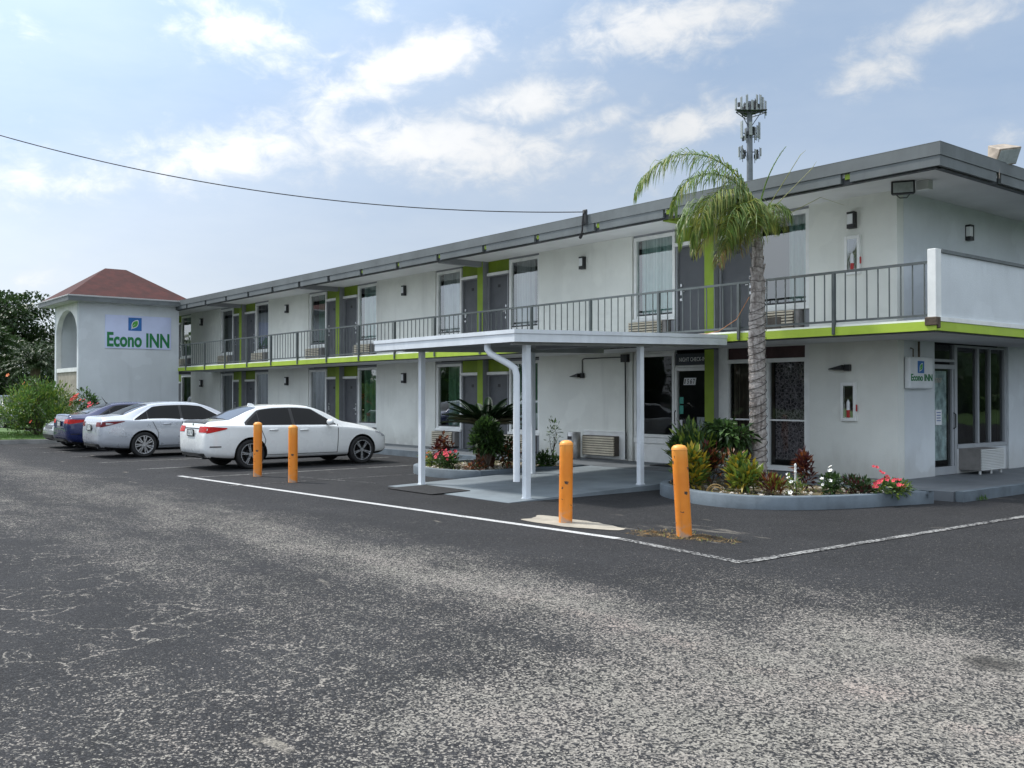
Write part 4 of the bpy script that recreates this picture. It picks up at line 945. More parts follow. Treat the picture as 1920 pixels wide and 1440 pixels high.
def build_car(sp,label,loc,rotz):
    b=Body(sp); st=sp['st']; L=b.L
    root=thing('parked_car',label,'car',loc,rotz)
    xs=sorted(set([round(x,3) for x in fr(0,.16,8)+fr(.16,L-.16,74)+fr(L-.16,L,8)]))
    mb=MB(); rings=[]
    for x in xs:
        r=b.ring(x); row=[mb.v(x,-p[0],p[1]) for p in r]; row+= [mb.v(x,p[0],p[1]) for p in r[-2:0:-1]]
        rings.append(row)
    n=len(rings[0])
    for i in range(len(rings)-1):
        for k in range(n): mb.f([rings[i][k],rings[i][(k+1)%n],rings[i+1][(k+1)%n],rings[i+1][k]])
    mb.f(rings[0]); mb.f(rings[-1][::-1])
    me=mb.mesh('car_body',[sp['paint'],'arch_dark'],None,recalc=True)
    o=bpy.data.objects.new('cut',me); COL.objects.link(o)
    ra=sp['r']+.052; cut=MB()
    for ax in sp['axles']:
        for sg in (-1,1):
            y0,y1=(sg*.55,sg*1.3); cut.lathe([(0.001,min(y0,y1)),(ra,min(y0,y1)),(ra,max(y0,y1)),(0.001,max(y0,y1))],48,(ax,0,sp['r']),'y')
    bmesh.ops.remove_doubles(cut.bm,verts=cut.bm.verts[:],dist=.0015)
    co_=bpy.data.objects.new('cutter',cut.mesh('cutter','arch_dark',None,recalc=True)); COL.objects.link(co_)
    md=o.modifiers.new('b','BOOLEAN'); md.operation='DIFFERENCE'; md.object=co_; md.solver='EXACT'
    dg=bpy.context.evaluated_depsgraph_get(); dg.update(); me2=bpy.data.meshes.new_from_object(o.evaluated_get(dg))
    bpy.data.objects.remove(o); bpy.data.objects.remove(co_)
    me2.materials.clear(); me2.materials.append(MATS[sp['paint']]); me2.materials.append(MATS['arch_dark'])
    for p in me2.polygons:
        c=p.center; p.material_index=0; p.use_smooth=True
        for ax in sp['axles']:
            d=math.hypot(c.x-ax,c.z-sp['r'])
            if abs(c.y)<.57 and d<ra+.01 and abs(p.normal.y)>.9: p.material_index=1
            elif d<ra+.006 and .54<abs(c.y)<.985*sp['w'] and abs(p.normal.y)<.35: p.material_index=1
        if p.normal.z<-.8 and c.z<.35: p.material_index=1
    me2.set_sharp_from_angle(angle=R(38)); me2.name='car_body'
    body=link('body',me2,root)
    # side glass
    g=sp['dlo']; xa,xb=g['x']; zr=lambda x:b.f[5](x)
    zlo=lin2(xa,g['z'][0],xb,g['z'][1]); zhi=lambda x:min(zr(x)-g.get('gap',.04),zlo(x)+.02+(x-xa)*g['slope'],zlo(x)+.004+(xb-x)*g['fslope'])
    for sg in (-1,1):
        tr=MB(); side_patch(b,tr,fr(xa-.035,xb+.05,44),lambda x:zlo(x)-.016,lambda x:min(zr(x)-g.get('gap',.04)+.016,zlo(x)+.045+max(0,x-xa+.035)*g['slope'],zlo(x)+.004+(xb+.05-x)*g['fslope']),.0035,sides=(sg,))
        tr.build('window_trim',g['trim'],root,60)
        if g['trim']!='car_trim':
            tr=MB(); side_patch(b,tr,fr(xa-.008,xb,44),lambda x:zlo(x)-.002,lambda x:zhi(x)+.002,.0055,sides=(sg,)); tr.build('window_trim','car_trim',root,60)
        for a,c in g['panes']:
            mb=MB(); side_patch(b,mb,fr(a,c,24),zlo,zhi,.0075,sides=(sg,)); mb.build('side_window','car_glass',root,60)
    mb=MB(); xa_,xb_=sp['rearglass']; top_patch(b,mb,fr(xa_,xb_,20),lambda x:b.f[4](x)*lin2(xa_,.90,xb_,.93)(x)-.01,.005); mb.build('rear_window','backlight_glass',root,60)
    mb=MB(); xa_,xb_=sp['windshield']; top_patch(b,mb,fr(xa_,xb_,20),lambda x:b.f[4](x)*.95-.005,.005); mb.build('windscreen','car_glass',root,60)
    # lamps
    tlp=sp['tail']; mb=MB(); side_patch(b,mb,fr(tlp['x'][0],tlp['x'][1],14),lin2(tlp['x'][0],tlp['lo'][0],tlp['x'][1],tlp['lo'][1]),lin2(tlp['x'][0],tlp['hi'][0],tlp['x'][1],tlp['hi'][1]),.008,4,0,(-1,))
    end_patch(b,mb,-tlp['yi'],-tlp['yo'],lambda y:tlp['lo'][0]+.02,lambda y:tlp['hi'][0]-.005,.008); mb.build('tail_light',tlp['mat'],root,50)
    mb=MB(); side_patch(b,mb,fr(tlp['x'][0],tlp['x'][1],14),lin2(tlp['x'][0],tlp['lo'][0],tlp['x'][1],tlp['lo'][1]),lin2(tlp['x'][0],tlp['hi'][0],tlp['x'][1],tlp['hi'][1]),.008,4,0,(1,))
    end_patch(b,mb,tlp['yi'],tlp['yo'],lambda y:tlp['lo'][0]+.02,lambda y:tlp['hi'][0]-.005,.008); mb.build('tail_light',tlp['mat'],root,50)
    if 'clear' in tlp:
        x0,x1,za,zb=tlp['clear']; mb=MB(); side_patch(b,mb,fr(x0,x1,8),lin2(x0,za,x1,(za+zb)/2),lin2(x0,zb,x1,(za+zb)/2+.004),.011,3); mb.build('reverse_light','lamp_clear',root,50)
    hl=sp['head']
    for sg in (-1,1):
        mb=MB(); side_patch(b,mb,fr(L-hl['len'],L-.06,12),lin2(L-hl['len'],hl['z']+.02,L-.06,hl['z']-.10),lin2(L-hl['len'],hl['z']+.035,L-.06,hl['z']-.0),.008,4,0,(sg,))
        end_patch(b,mb,sg*.80,sg*.42,lambda y:hl['z']-.10,lambda y:hl['z']-.01,.010,8,4,0,-1); mb.build('headlight','lamp_clear',root,50)
    mb=MB(); end_patch(b,mb,-.38,.38,lambda y:hl['z']-.14,lambda y:hl['z']-.03,.010,10,3,0,-1); end_patch(b,mb,-.62,.62,lambda y:.30,lambda y:.42,.010,12,3,0,-1); mb.build('front_grille','car_trim',root,50)
    # rear details
    pz=sp['plate']; xr=min(b.rear(.0,pz),b.rear(.0,pz+.13))-.012
    MB().box(xr-.012,xr,-.20,.20,pz-.01,pz+.14).build('plate_frame','car_trim',root); MB().box(xr-.015,xr-.0125,-.155,.155,pz+.005,pz+.125).build('license_plate','plate',root)
    mb=MB(); end_patch(b,mb,-.50,.50,lambda y:pz+.152,lambda y:pz+.175,.006,10,2); 
    mb.build('boot_trim',sp.get('boot_trim','car_trim'),root,50)
    if sp.get('badge'):
        xq=b.rear(0,pz+.24); MB().lathe([(0,0),(.040,0),(.040,.01),(0,.01)],20,(xq-.012,0,0),'z').build('badge','chrome',root).matrix_local=Matrix.Translation((xq-.006,0,pz+.235))@Matrix.Rotation(R(90),4,'Y')@Matrix.Translation((-(xq-.012),0,0))
    mb=MB(); end_patch(b,mb,-.66,.66,lambda y:.30,lambda y:.365,.006,14,2); mb.build('rear_diffuser','car_trim',root,50)
    for sg in (-1,1):
        mb=MB(); side_patch(b,mb,fr(.10,.34,6),lambda x:.50,lambda x:.525,.006,1,0,(sg,)); mb.build('reflector',sp.get('refl','car_trim'),root)
        MB().tube([(.06,sg*.50,.27),(.25,sg*.50,.27)],.035,10).build('exhaust','dark_metal',root)
    if sp.get('spoiler'):
        mb=MB(); top_patch(b,mb,fr(.075,.17,5),lambda x:.64,.022); top_patch(b,mb,[.07,.075],lambda x:.64,.012); mb.build('spoiler',sp['spoiler'],root,60)
    # shut lines, handles, sill
    for px_,lean in sp['seams']:
        N=14; zz=fr(.30,zlo(px_),N)
        for sg in (-1,1):
            prev=None; mb=MB()
            for z in zz:
                x=px_+lean(z); A=mb.v(x-.008,sg*(b.W(x,z)+.0025),z); B=mb.v(x+.008,sg*(b.W(x,z)+.0025),z)
                if prev: mb.f([prev[0],prev[1],B,A] if sg<0 else [A,B,prev[1],prev[0]])
                prev=(A,B)
            mb.build('door_seam','car_trim',root)
    zc=sp['crease']
    for sg in (-1,1):
        mb=MB(); side_patch(b,mb,fr(sp['seams'][0][0],sp['seams'][-1][0],30),lambda x:.295,lambda x:.307,.0025,1,sides=(sg,)); mb.build('door_seam','car_trim',root)
        mb=MB(); side_patch(b,mb,fr(sp['axles'][0]+.45,sp['axles'][1]-.45,20),lambda x:.20,lambda x:.235,.004,1,sides=(sg,)); mb.build('sill','car_trim',root)
    for x in sp['handles']:
        z=zc(x)+.01
        for sg in (-1,1):
            yy=b.W(x,z); MB().tube([(x-.10,sg*(yy+.004),z),(x-.08,sg*(yy+.028),z+.006),(x+.08,sg*(yy+.028),z+.006),(x+.10,sg*(yy+.004),z)],.015,8).build('door_handle',sp['paint'],root,60)
    mxp,mz=sp['mirror']
    for sg in (-1,1):
        mb=MB(); yy=b.W(mxp,mz); mb.blob((mxp,sg*(yy+.13),mz+.045),(.075,.115,.075),0,2); mb.tube([(mxp,sg*(yy-.02),mz-.01),(mxp,sg*(yy+.08),mz+.02)],.028,8,1); mb.build('mirror',[sp['paint'],'car_trim'],root,60)
    if sp.get('fin'):
        x=sp['fin']; z=b.T(x,0); mb=MB(); mb.hexa([(x-.10,-.025,z-.01),(x+.10,-.012,z-.01),(x+.10,.012,z-.01),(x-.10,.025,z-.01)],[(x-.09,-.006,z+.055),(x+.0,-.004,z+.045),(x+.0,.004,z+.045),(x-.09,.006,z+.055)]); mb.build('antenna',sp['paint'],root)
    if sp.get('whip'):
        x=sp['whip']; z=b.T(x,0); MB().tube([(x,0,z-.01),(x-.05,0,z+.03),(x-.17,0,z+.20)],[.03,.012,.004],8).build('antenna','car_trim',root)
    ty,rm=wheel_meshes(sp['r'],.225,sp['wheel'])
    for ax in sp['axles']:
        for sg in (-1,1):
            wme_=link('wheel',ty,root,(ax,sg*(sp['w']-.125),sp['r'])); rr=link('rim',rm,wme_)
            if sg>0: wme_.rotation_euler=(0,0,math.pi)
            rr.rotation_euler=(0,random.uniform(0,6),0)
    return root
sedan=[ # x, floor, half width, shoulder, top, roof half width, roof edge height
(0.00,.45,.62,.60,.69,.50,.675),(.025,.38,.74,.78,.86,.58,.845),(.06,.32,.795,.90,.985,.66,.965),(.10,.28,.825,.945,1.045,.70,1.02),(.16,.25,.85,.965,1.06,.715,1.035),(.35,.22,.88,.972,1.075,.71,1.05),
(.58,.20,.897,.968,1.10,.695,1.065),(.80,.19,.903,.96,1.185,.66,1.135),(1.05,.18,.905,.953,1.292,.62,1.245),(1.35,.18,.905,.948,1.385,.59,1.335),(1.7,.18,.905,.942,1.424,.575,1.368),(2.1,.18,.905,.935,1.432,.575,1.376),
(2.5,.18,.905,.93,1.412,.585,1.352),(2.8,.18,.905,.925,1.335,.61,1.272),(3.1,.18,.903,.915,1.20,.665,1.135),(3.36,.185,.90,.895,1.055,.735,1.005),(3.7,.19,.89,.86,.985,.725,.945),(4.1,.20,.865,.80,.905,.69,.868),(4.35,.22,.825,.74,.825,.63,.795),(4.5,.25,.775,.68,.745,.55,.72),(4.58,.29,.70,.62,.66,.48,.645),(4.62,.36,.62,.53,.56,.4,.55)]
def scale_st(st,sx,sz,w): return [(x*sx,zb,hw*w,zs*sz,zt*sz,wr*w,zr*sz) for x,zb,hw,zs,zt,wr,zr in st]
spA=dict(st=sedan,paint='car_white',r=.328,w=.905,axles=(1.02,3.83),wheel='five',
 dlo=dict(x=(.93,3.10),z=(.985,.962),slope=.75,fslope=.62,trim='car_trim',panes=((.95,1.23),(1.255,2.02),(2.10,3.07))),rearglass=(.56,1.28),windshield=(2.56,3.32),
 tail=dict(x=(.045,.47),lo=(.80,.892),hi=(.955,.918),yo=.77,yi=.42,mat='lamp_red'),head=dict(len=.40,z=.74),plate=.74,badge=True,spoiler='car_trim',
 seams=((1.36,lambda z:-.16*max(0,(z-.62))/.4+.10*max(0,.62-z)/.3*-1),(2.06,lambda z:0),(3.17,lambda z:.05*(z-.6))),crease=lin2(.5,.865,3.6,.80),handles=(1.55,2.30),mirror=(2.93,.965),fin=1.42,refl='car_trim')
build_car(spA,'white sedan with black and silver five spoke wheels parked behind two orange bollards',(-12.27,-7.86,0),R(90))
spB=dict(st=scale_st(sedan,1.052,1.025,1.005),paint='car_silver',r=.333,w=.91,axles=(1.13,3.91),wheel='ten',
 dlo=dict(x=(.88,3.38),z=(.985,.965),slope=.62,fslope=.55,trim='chrome',panes=((.92,1.22),(1.25,2.10),(2.17,3.34))),rearglass=(.62,1.32),windshield=(2.70,3.48),
 tail=dict(x=(.045,.62),lo=(.80,.945),hi=(.94,.965),yo=.77,yi=.50,mat='lamp_red_dark',clear=(.16,.34,.86,.925)),head=dict(len=.5,z=.76),plate=.72,badge=False,boot_trim='chrome',
 seams=((1.50,lambda z:-.20*max(0,(z-.62))/.4-.05*max(0,.62-z)/.3),(2.14,lambda z:0),(3.30,lambda z:.05*(z-.6))),crease=lin2(.5,.90,3.6,.80),handles=(1.72,2.45),mirror=(3.15,.98),refl='car_silver')
build_car(spB,'silver sedan with a chrome window outline and ten spoke wheels, beside the white sedan',(-17.93,-8.42,0),R(90))
spC=dict(st=scale_st(sedan,.99,1.005,.99),paint='car_blue',r=.32,w=.896,axles=(1.0,3.70),wheel='ten',
 dlo=dict(x=(.88,3.10),z=(.985,.955),slope=.6,fslope=.55,trim='car_trim',panes=((.92,1.2),(1.23,2.0),(2.07,3.06))),rearglass=(.52,1.3),windshield=(2.52,3.28),
 tail=dict(x=(.045,.46),lo=(.80,.86),hi=(.94,.925),yo=.76,yi=.46,mat='lamp_red'),head=dict(len=.5,z=.74),plate=.74,badge=False,boot_trim='chrome',spoiler='car_blue',
 seams=((1.4,lambda z:-.18*max(0,(z-.62))/.4),(2.03,lambda z:0),(3.1,lambda z:0)),crease=lin2(.5,.88,3.6,.78),handles=(1.6,2.3),mirror=(2.9,.96),whip=1.35)
build_car(spC,'dark blue sedan with red tail lights parked left of the silver sedan',(-21.6,-8.25,0),R(90))
spD=dict(spC); spD.update(st=scale_st(sedan,.98,1.0,.985),paint='car_greysilver',whip=None,spoiler=None,w=.89)
build_car(spD,'grey silver car facing out, headlights showing between the hibiscus bush and blue sedan',(-23.6,-3.55,0),R(-90))
spE=dict(spB); spE.update(st=scale_st(sedan,1.04,1.16,1.03),paint='car_dark',w=.93)
build_car(spE,'dark car parked far off at the left behind the hibiscus bush',(-46.6,-5.2,0),R(8))

# ------------------------------------------------------------------ plants
def rdir(): 
    while True:
        v=Vector((random.uniform(-1,1),random.uniform(-1,1),random.uniform(-1,1)))
        if .05<v.length<1: return v.normalized()
def bushm(mb,c,r,n,L,W,mis,shell=.55,up=.35,droop=.05,lumps=7):
    """leaves on an uneven set of lumps inside an ellipsoid"""
    cs=[(Vector((0,0,0)),1.)]+[(rdir()*random.uniform(.35,.7),random.uniform(.4,.62)) for _ in range(lumps)]
    for i in range(n):
        lc,lr=random.choice(cs); d=rdir(); p=lc+d*lr*random.uniform(shell,1.)
        if p.length>1.15: continue
        q=Vector((c[0]+p.x*r[0],c[1]+p.y*r[1],c[2]+p.z*r[2]))
        if q.z<c[2]-r[2]: continue
        dd=(d+Vector((0,0,up))+rdir()*.55)
        k=random.uniform(.6,1.25); mb.leaf(q,dd,L*k,W*k,random.choice(mis),.2,droop)
def stems(mb,base,c,r,n,rad,mi=0):
    for i in range(n):
        d=rdir(); e=Vector((c[0]+d.x*r[0]*.7,c[1]+d.y*r[1]*.7,c[2]+d.z*r[2]*.6)); b0=Vector(base)+Vector((random.uniform(-.05,.05),random.uniform(-.05,.05),0))
        m_=b0.lerp(e,.5)+Vector((random.uniform(-.06,.06),random.uniform(-.06,.06),.05)); mb.tube([b0,m_,e],[rad,rad*.8,rad*.4],5,mi)
def flower(name,p,r,mat,root,n=5,d=(0,0,1)):
    mb=MB(); d=Vector(d).normalized(); a=d.orthogonal().normalized(); b=d.cross(a)
    for i in range(n):
        q=2*math.pi*i/n+random.random()*.3; mb.leaf(p,(a*math.cos(q)+b*math.sin(q))*1+d*.35,r,r*.9,0,.15,0,tuple(d))
    mb.blob((p[0]+d.x*r*.2,p[1]+d.y*r*.2,p[2]+d.z*r*.2),(r*.18,)*3,1,1); return mb.build(name,[mat,'leaf_yellow'],root)
def plant(name,label,cat,base,c,r,n,L,W,mats,nstem=7,srad=.008,flowers=(),group=None,**kw):
    t=thing(name,label,cat,base,0,group); cc=(c[0]-base[0],c[1]-base[1],c[2]-base[2])
    mb=MB(); stems(mb,(0,0,0),cc,r,nstem,srad); mb.build('stem','bark',t)
    mb=MB(); bushm(mb,cc,r,n,L,W,list(range(len(mats))),**kw); mb.build('foliage',mats,t)
    for (fx,fy,fz,fr_,fm) in flowers: flower('flower',(fx-base[0],fy-base[1],fz-base[2]),fr_,fm,t,5,(random.uniform(-.3,.8),random.uniform(-1,-.2),.6))
    return t
def ringflowers(c,r,n,fr_,fm,up=.1):
    out=[]
    for i in range(n):
        d=rdir(); d.z=abs(d.z)*.9+up; d.y=-abs(d.y) if random.random()<.75 else d.y; d.normalize(); out.append((c[0]+d.x*r[0],c[1]+d.y*r[1],c[2]+d.z*r[2],fr_*random.uniform(.8,1.2),fm))
    return out
# planter beds
def bed(name,label,outer,inner,h):
    t=thing(name,label,'planter',(0,0,0))
    mb=MB(); n=len(outer); rings=[[mb.v(x,y,z) for x,y in pl] for pl,z in ((outer,-.02),(outer,h-.012),([(a[0]*.9+b[0]*.1,a[1]*.9+b[1]*.1) for a,b in zip(outer,inner)],h),(inner,h),(inner,h-.10))]
    for a,b in zip(rings[:-1],rings[1:]):
        for i in range(n): mb.f([a[i],a[(i+1)%n],b[(i+1)%n],b[i]])
    mb.build('kerb','kerb_paint',t,50,recalc=False)
    mb=MB(); mb.f([mb.v(x,y,h-.05) for x,y in inner]); mb.build('soil','soil',t); return t
def offs(poly,d):
    n=len(poly); out=[]
    for i in range(n):
        p=Vector((*poly[i],0)); a=Vector((*poly[i-1],0)); b=Vector((*poly[(i+1)%n],0)); tn=(b-a).normalized(); out.append((p.x-tn.y*d,p.y+tn.x*d))
    return out
def smoothpoly(pts,n=6):
    out=[]; N=len(pts)
    for i in range(N-1):
        p0,p1,p2,p3=[Vector((*pts[j],0)) for j in (max(i-1,0),i,i+1,min(i+2,N-1))]
        for j in range(n):
            q=j/n; v=.5*((2*p1)+(p2-p0)*q+(2*p0-5*p1+4*p2-p3)*q*q+(3*p1-p0-3*p2+p3)*q**3); out.append((v.x,v.y))
    out.append(pts[-1]); return out
o1=smoothpoly([(-8.85,-1.8),(-8.95,-3.2),(-8.72,-4.15),(-8.1,-4.72),(-7.2,-4.92),(-6.5,-4.80),(-6.06,-4.5)])+[(-6.03,-1.8)]
bed('planter','curved grey kerb flower bed with a sago palm left of the canopy ramp',o1,offs(o1,.13),.17)
o2=smoothpoly([(-2.36,-1.72),(-2.40,-3.05),(-2.22,-3.62),(-1.75,-4.12),(-1.1,-4.45),(-.4,-4.62),(.25,-4.52),(.75,-4.08),(1.12,-3.35),(1.35,-2.5),(1.55,-1.75)])
bed('planter','curved grey kerb flower bed with a tall palm at the motel corner',o2,offs(o2,.14),.19)
mb=MB()
for i in range(900):
    x=random.uniform(-2.0,1.1); y=random.uniform(-4.4,-2.0)
    if x>.1 and y<-4.2+(x-.1)*1.5: continue
    if x<-1.2 and y<-3.5-(x+2.2)*.8: continue
    if random.random()<.75: mb.leaf((x,y,.14),(random.uniform(-1,1),random.uniform(-1,1),random.uniform(.05,.5)),random.uniform(.05,.14),.012,random.choice([0,0,1]))
    else: k=random.uniform(.012,.035); mb.blob((x,y,.145),(k*1.3,k,k*.6),2,1,.3)
for i in range(500):
    x=random.uniform(-8.6,-6.2); y=random.uniform(-4.6,-2.2); 
    if y<-4.2 and (x<-8.1 or x>-6.5): continue
    if random.random()<.5: mb.leaf((x,y,.125),(random.uniform(-1,1),random.uniform(-1,1),random.uniform(.05,.5)),random.uniform(.05,.12),.014,random.choice([0,1,1]))
    else: k=random.uniform(.015,.04); mb.blob((x,y,.13),(k*1.3,k,k*.6),2,1,.3)
struct(mb.build('leaf_litter',['dry_frond','leaf_lime','stone_pale']),'stuff')

# tall palm
def frond(mb,base,az,e0,L,n=46,bend=1.6,ll=.42,wd=.018,mi=0,droopk=None,pw=1.35,hang=1.0,mr=0):
    """one feather leaf: an arching rachis with leaflets that spread, then hang"""
    if droopk is not None: hang=droopk
    p=Vector(base); pts=[p.copy()]; dirs=[]
    for i in range(n):
        q=i/n; e=e0-bend*(q**pw); d=Vector((math.cos(az)*math.cos(e),math.sin(az)*math.cos(e),math.sin(e))); p=p+d*(L/n); pts.append(p.copy()); dirs.append(d.copy())
    dirs.append(dirs[-1]); rp=pts[::3]+[pts[-1]]
    mb.tube(rp,[.018*(1-.85*i/len(rp)) for i in range(len(rp))],5,mr)
    side=Vector((-math.sin(az),math.cos(az),0)); DN=Vector((0,0,-1))
    for i in range(3,n+1):
        q=i/n; k=math.sin(math.pi*min(1,.16+q*.80))**.5*ll
        for sg in (-1,1):
            for rep in (0,1):
                o=(side*sg*random.uniform(.35,.8)+dirs[i]*random.uniform(.35,.7)+Vector((0,0,random.uniform(-.25,.3)))).normalized()
                l=k*random.uniform(.75,1.2); h=hang*random.uniform(.75,1.25); a=pts[i]+dirs[i]*random.uniform(-.02,.02)
                m1=a+o*l*.30; m2=m1+(o*.75+DN*h*.8).normalized()*l*.32; m3=m2+(o*.3+DN*h*1.3).normalized()*l*.38
                cr_=o.cross(DN); nn=cr_.normalized() if cr_.length>1e-3 else side
                wv=(nn*.8+dirs[i]*random.uniform(-.6,.6)).normalized()*wd*.5
                A,B=mb.bm.verts.new(a-wv*.5),mb.bm.verts.new(a+wv*.5); C1,D1=mb.bm.verts.new(m1-wv),mb.bm.verts.new(m1+wv); C2,D2=mb.bm.verts.new(m2-wv*.8),mb.bm.verts.new(m2+wv*.8); E1=mb.bm.verts.new(m3)
                mm=mi if not isinstance(mi,(list,tuple)) else random.choice(mi); mb.f([A,B,D1,C1],mm); mb.f([C1,D1,D2,C2],mm); mb.f([C2,D2,E1],mm)
pb=Vector((-1.27,-2.25,.14)); pal=thing('palm_tree','tall palm with one long arching frond in front of the motel corner','palm tree',pb)
tp=[(0,0,-.1),(.0,.0,.1),(0,.0,.9),(-.01,.0,1.7),(-.02,0,2.35),(-.01,.0,2.8),(-.0,0,3.3),(0,0,3.9),(.01,.0,4.5)]
tr_=[.17,.155,.14,.138,.145,.135,.115,.09,.065]
mb=MB(); NN=90; pts=[]; rads=[]
fx=[pchip([q[2] for q in tp],[q[i] for q in tp]) for i in (0,1)]; frd=pchip([q[2] for q in tp],tr_)
for i in range(NN+1):
    z=-.1+4.6*i/NN; pts.append((fx[0](z),fx[1](z),z)); rads.append(frd(z)*(1+.05*math.sin(i*2.1)+random.uniform(-.035,.035)))
mb.tube(pts,rads,18); mb.build('trunk','palm_bark',pal,60)
mb=MB()
for i in range(26):   # old leaf bases under the crown
    z=3.15+i*.05; q=i*2.4; r0=frd(z); mb.hexa([(r0*math.cos(q-.4),r0*math.sin(q-.4),z),(r0*math.cos(q+.4),r0*math.sin(q+.4),z),(r0*.8*math.cos(q+.4),r0*.8*math.sin(q+.4),z),(r0*.8*math.cos(q-.4),r0*.8*math.sin(q-.4),z)],
      [((r0+.03)*math.cos(q-.15),(r0+.03)*math.sin(q-.15),z+.17),((r0+.035)*math.cos(q+.15),(r0+.035)*math.sin(q+.15),z+.17),((r0+.01)*math.cos(q+.15),(r0+.01)*math.sin(q+.15),z+.16),((r0+.01)*math.cos(q-.15),(r0+.01)*math.sin(q-.15),z+.16)])
mb.build('leaf_bases','palm_bark',pal)
mb=MB(); pts=[]
for i in range(420):
    z=.35+i*.0063; q=i*.27+.25*math.sin(i*.05); r0=frd(z)+.012+.006*math.sin(i*1.7); pts.append((fx[0](z)+r0*math.cos(q),r0*math.sin(q),z+.05*math.sin(q)))
mb.tube(pts,.0055,4); mb.build('light_string','cable_black',pal)
top=Vector((.01,0,4.3))
LFT=math.atan2(-RT.y,-RT.x); CAMD=math.atan2(-FW.y,-FW.x)
rnd=random.Random(3)
def addfrond(az,e0,L,**k): 
    mb=MB(); frond(mb,top+Vector((0,0,random.uniform(-.1,.25))),az,R(e0),L,**k); mb.build('frond',['leaf_palm','leaf_palm_yellow','dry_frond'],pal)
addfrond(LFT+.05,80,3.05,bend=2.75,pw=1.25,ll=.62,n=64,mi=[0,0,0,1])
addfrond(LFT+.3,76,2.35,bend=2.9,pw=1.2,ll=.60,n=54,mi=[0,0,0,1])
addfrond(LFT-.35,74,2.0,bend=2.9,pw=1.15,ll=.56,n=48)
for k,(da,e0,L) in enumerate([(.6,70,1.9),(.9,62,1.75),(1.3,64,1.5),(-.6,60,1.7),(1.9,70,.95),(2.7,78,.75),(3.6,78,.7),(5.2,60,1.5),(.15,58,1.65),(1.05,46,1.45)]):
    addfrond(LFT+da,e0,L,bend=2.75,pw=1.0,ll=.54 if L>1 else .42,n=36 if L>1 else 24,mi=[0,0,1] if k%3 else [0,1,1])
for da,e0,L,mi in ((.25,30,1.35,[1,1,2]),(.6,25,1.25,[1,2,2]),(.95,22,1.1,[1,1,2]),(1.5,34,.8,[0,1])): addfrond(LFT+da,e0,L,bend=1.75,pw=.8,ll=.44,n=30,mi=mi)
addfrond(LFT+3.0,80,1.25,bend=.5,ll=.13,n=26,hang=.05,wd=.008)
for da,e0,L in ((.45,64,1.5),(.75,52,1.35),(.05,66,1.9),(-.25,56,1.45),(1.15,56,1.2)): addfrond(LFT+da,e0,L,bend=2.75,pw=1.0,ll=.52,n=36,mi=[0,0,1])
mb=MB()
for (a,b,c) in (((-.1,0,4.5),(-.55,-.1,5.55),(-.75,-.1,5.35)),((-.2,0,4.4),(-.62,-.5,5.6),(-1.3,-.9,5.55)),((0,0,4.4),(.55,.45,5.55),(.62,.5,5.62)),((0,0,4.4),(.7,.55,5.3),(.76,.6,5.42)),((0,0,4.3),(.7,.8,4.85),(1.0,1.05,4.7))): mb.tube([a,b,c],[.008,.005,.002],4)
mb.build('spear_leaves','leaf_palm_yellow',pal)
cp=lambda x,y,z:(x,y,z)
MB().tube([(-1.36,-2.36,3.30),(-1.75,-2.2,2.95),(-2.3,-2.0,2.78),(-2.7,-1.9,2.755),(-3.2,-2.3,2.73),(-3.6,-2.9,2.72)],.007,6).build('extension_cord','cord_orange')
tag(bpy.data.objects['extension_cord'],'orange brown cord running from the palm trunk onto the canopy roof','cord')

# sago palm
sb=Vector((-7.30,-3.45,.20)); sg_=thing('sago_palm','dark green sago palm with a shaggy brown trunk in the left flower bed','palm',sb)
mb=MB(); mb.lathe([(.17,-.12),(.21,.1),(.19,.3),(.20,.5),(.16,.72),(.05,.82)],16)
for i in range(260):
    q=random.uniform(0,6.28); z=random.uniform(0,.75); mb.leaf((.18*math.cos(q),.18*math.sin(q),z),(math.cos(q),math.sin(q),random.uniform(.0,.9)),.11,.035,0)
mb.build('trunk','sago_trunk',sg_)
for i in range(64):
    mb=MB(); q=i*2.39996; e=R(48-38*(i/64)**.7+random.uniform(-3,3)); L=random.uniform(.80,.95); frs=22
    d=Vector((math.cos(q)*math.cos(e),math.sin(q)*math.cos(e),math.sin(e))); p=Vector((.05*math.cos(q),.05*math.sin(q),.78)); 
    for j in range(frs):
        ee=e-.28*(j/frs)**1.6; d=Vector((math.cos(q)*math.cos(ee),math.sin(q)*math.cos(ee),math.sin(ee))); p2=p+d*(L/frs); 
        mb.tube([p,p2],.006,4,0,False)
        if j>1:
            s_=d.cross(Vector((0,0,1))).normalized(); k=.20*math.sin(math.pi*min(1,.2+j/frs*.82))**.6
            for sgn in (-1,1):
                for rr in (0,.5): mb.leaf(p+d*(L/frs)*rr,s_*sgn*.75+d*.75+Vector((0,0,.35)),k,.030,0,.0,.05,(0,0,1))
        p=p2
    mb.build('frond','leaf_sago',sg_)
plant('round_shrub','round dark green shrub on thin bare stems in front of the sago palm','shrub',(-6.55,-4.0,.12),(-6.52,-4.0,.80),(.35,.35,.33),2600,.11,.048,['leaf_dark','leaf_dark','leaf_mid'],10,.012,up=.5)
plant('flowering_plant','red leaved plant with red flowers near the left canopy post','plant',(-7.95,-4.1,.12),(-7.95,-4.1,.42),(.20,.2,.34),360,.11,.045,['leaf_maroon','leaf_maroon','leaf_rust'],7,.008,ringflowers((-7.95,-4.1,.38),(.2,.2,.26),8,.035,'flower_pink'))
plant('flowering_plant','low green plant covered in pink flowers in the left flower bed','plant',(-7.45,-4.3,.12),(-7.45,-4.3,.28),(.34,.26,.20),520,.09,.04,['leaf_dark','leaf_mid'],7,.006,ringflowers((-7.45,-4.3,.30),(.34,.26,.2),22,.04,'flower_pink'))
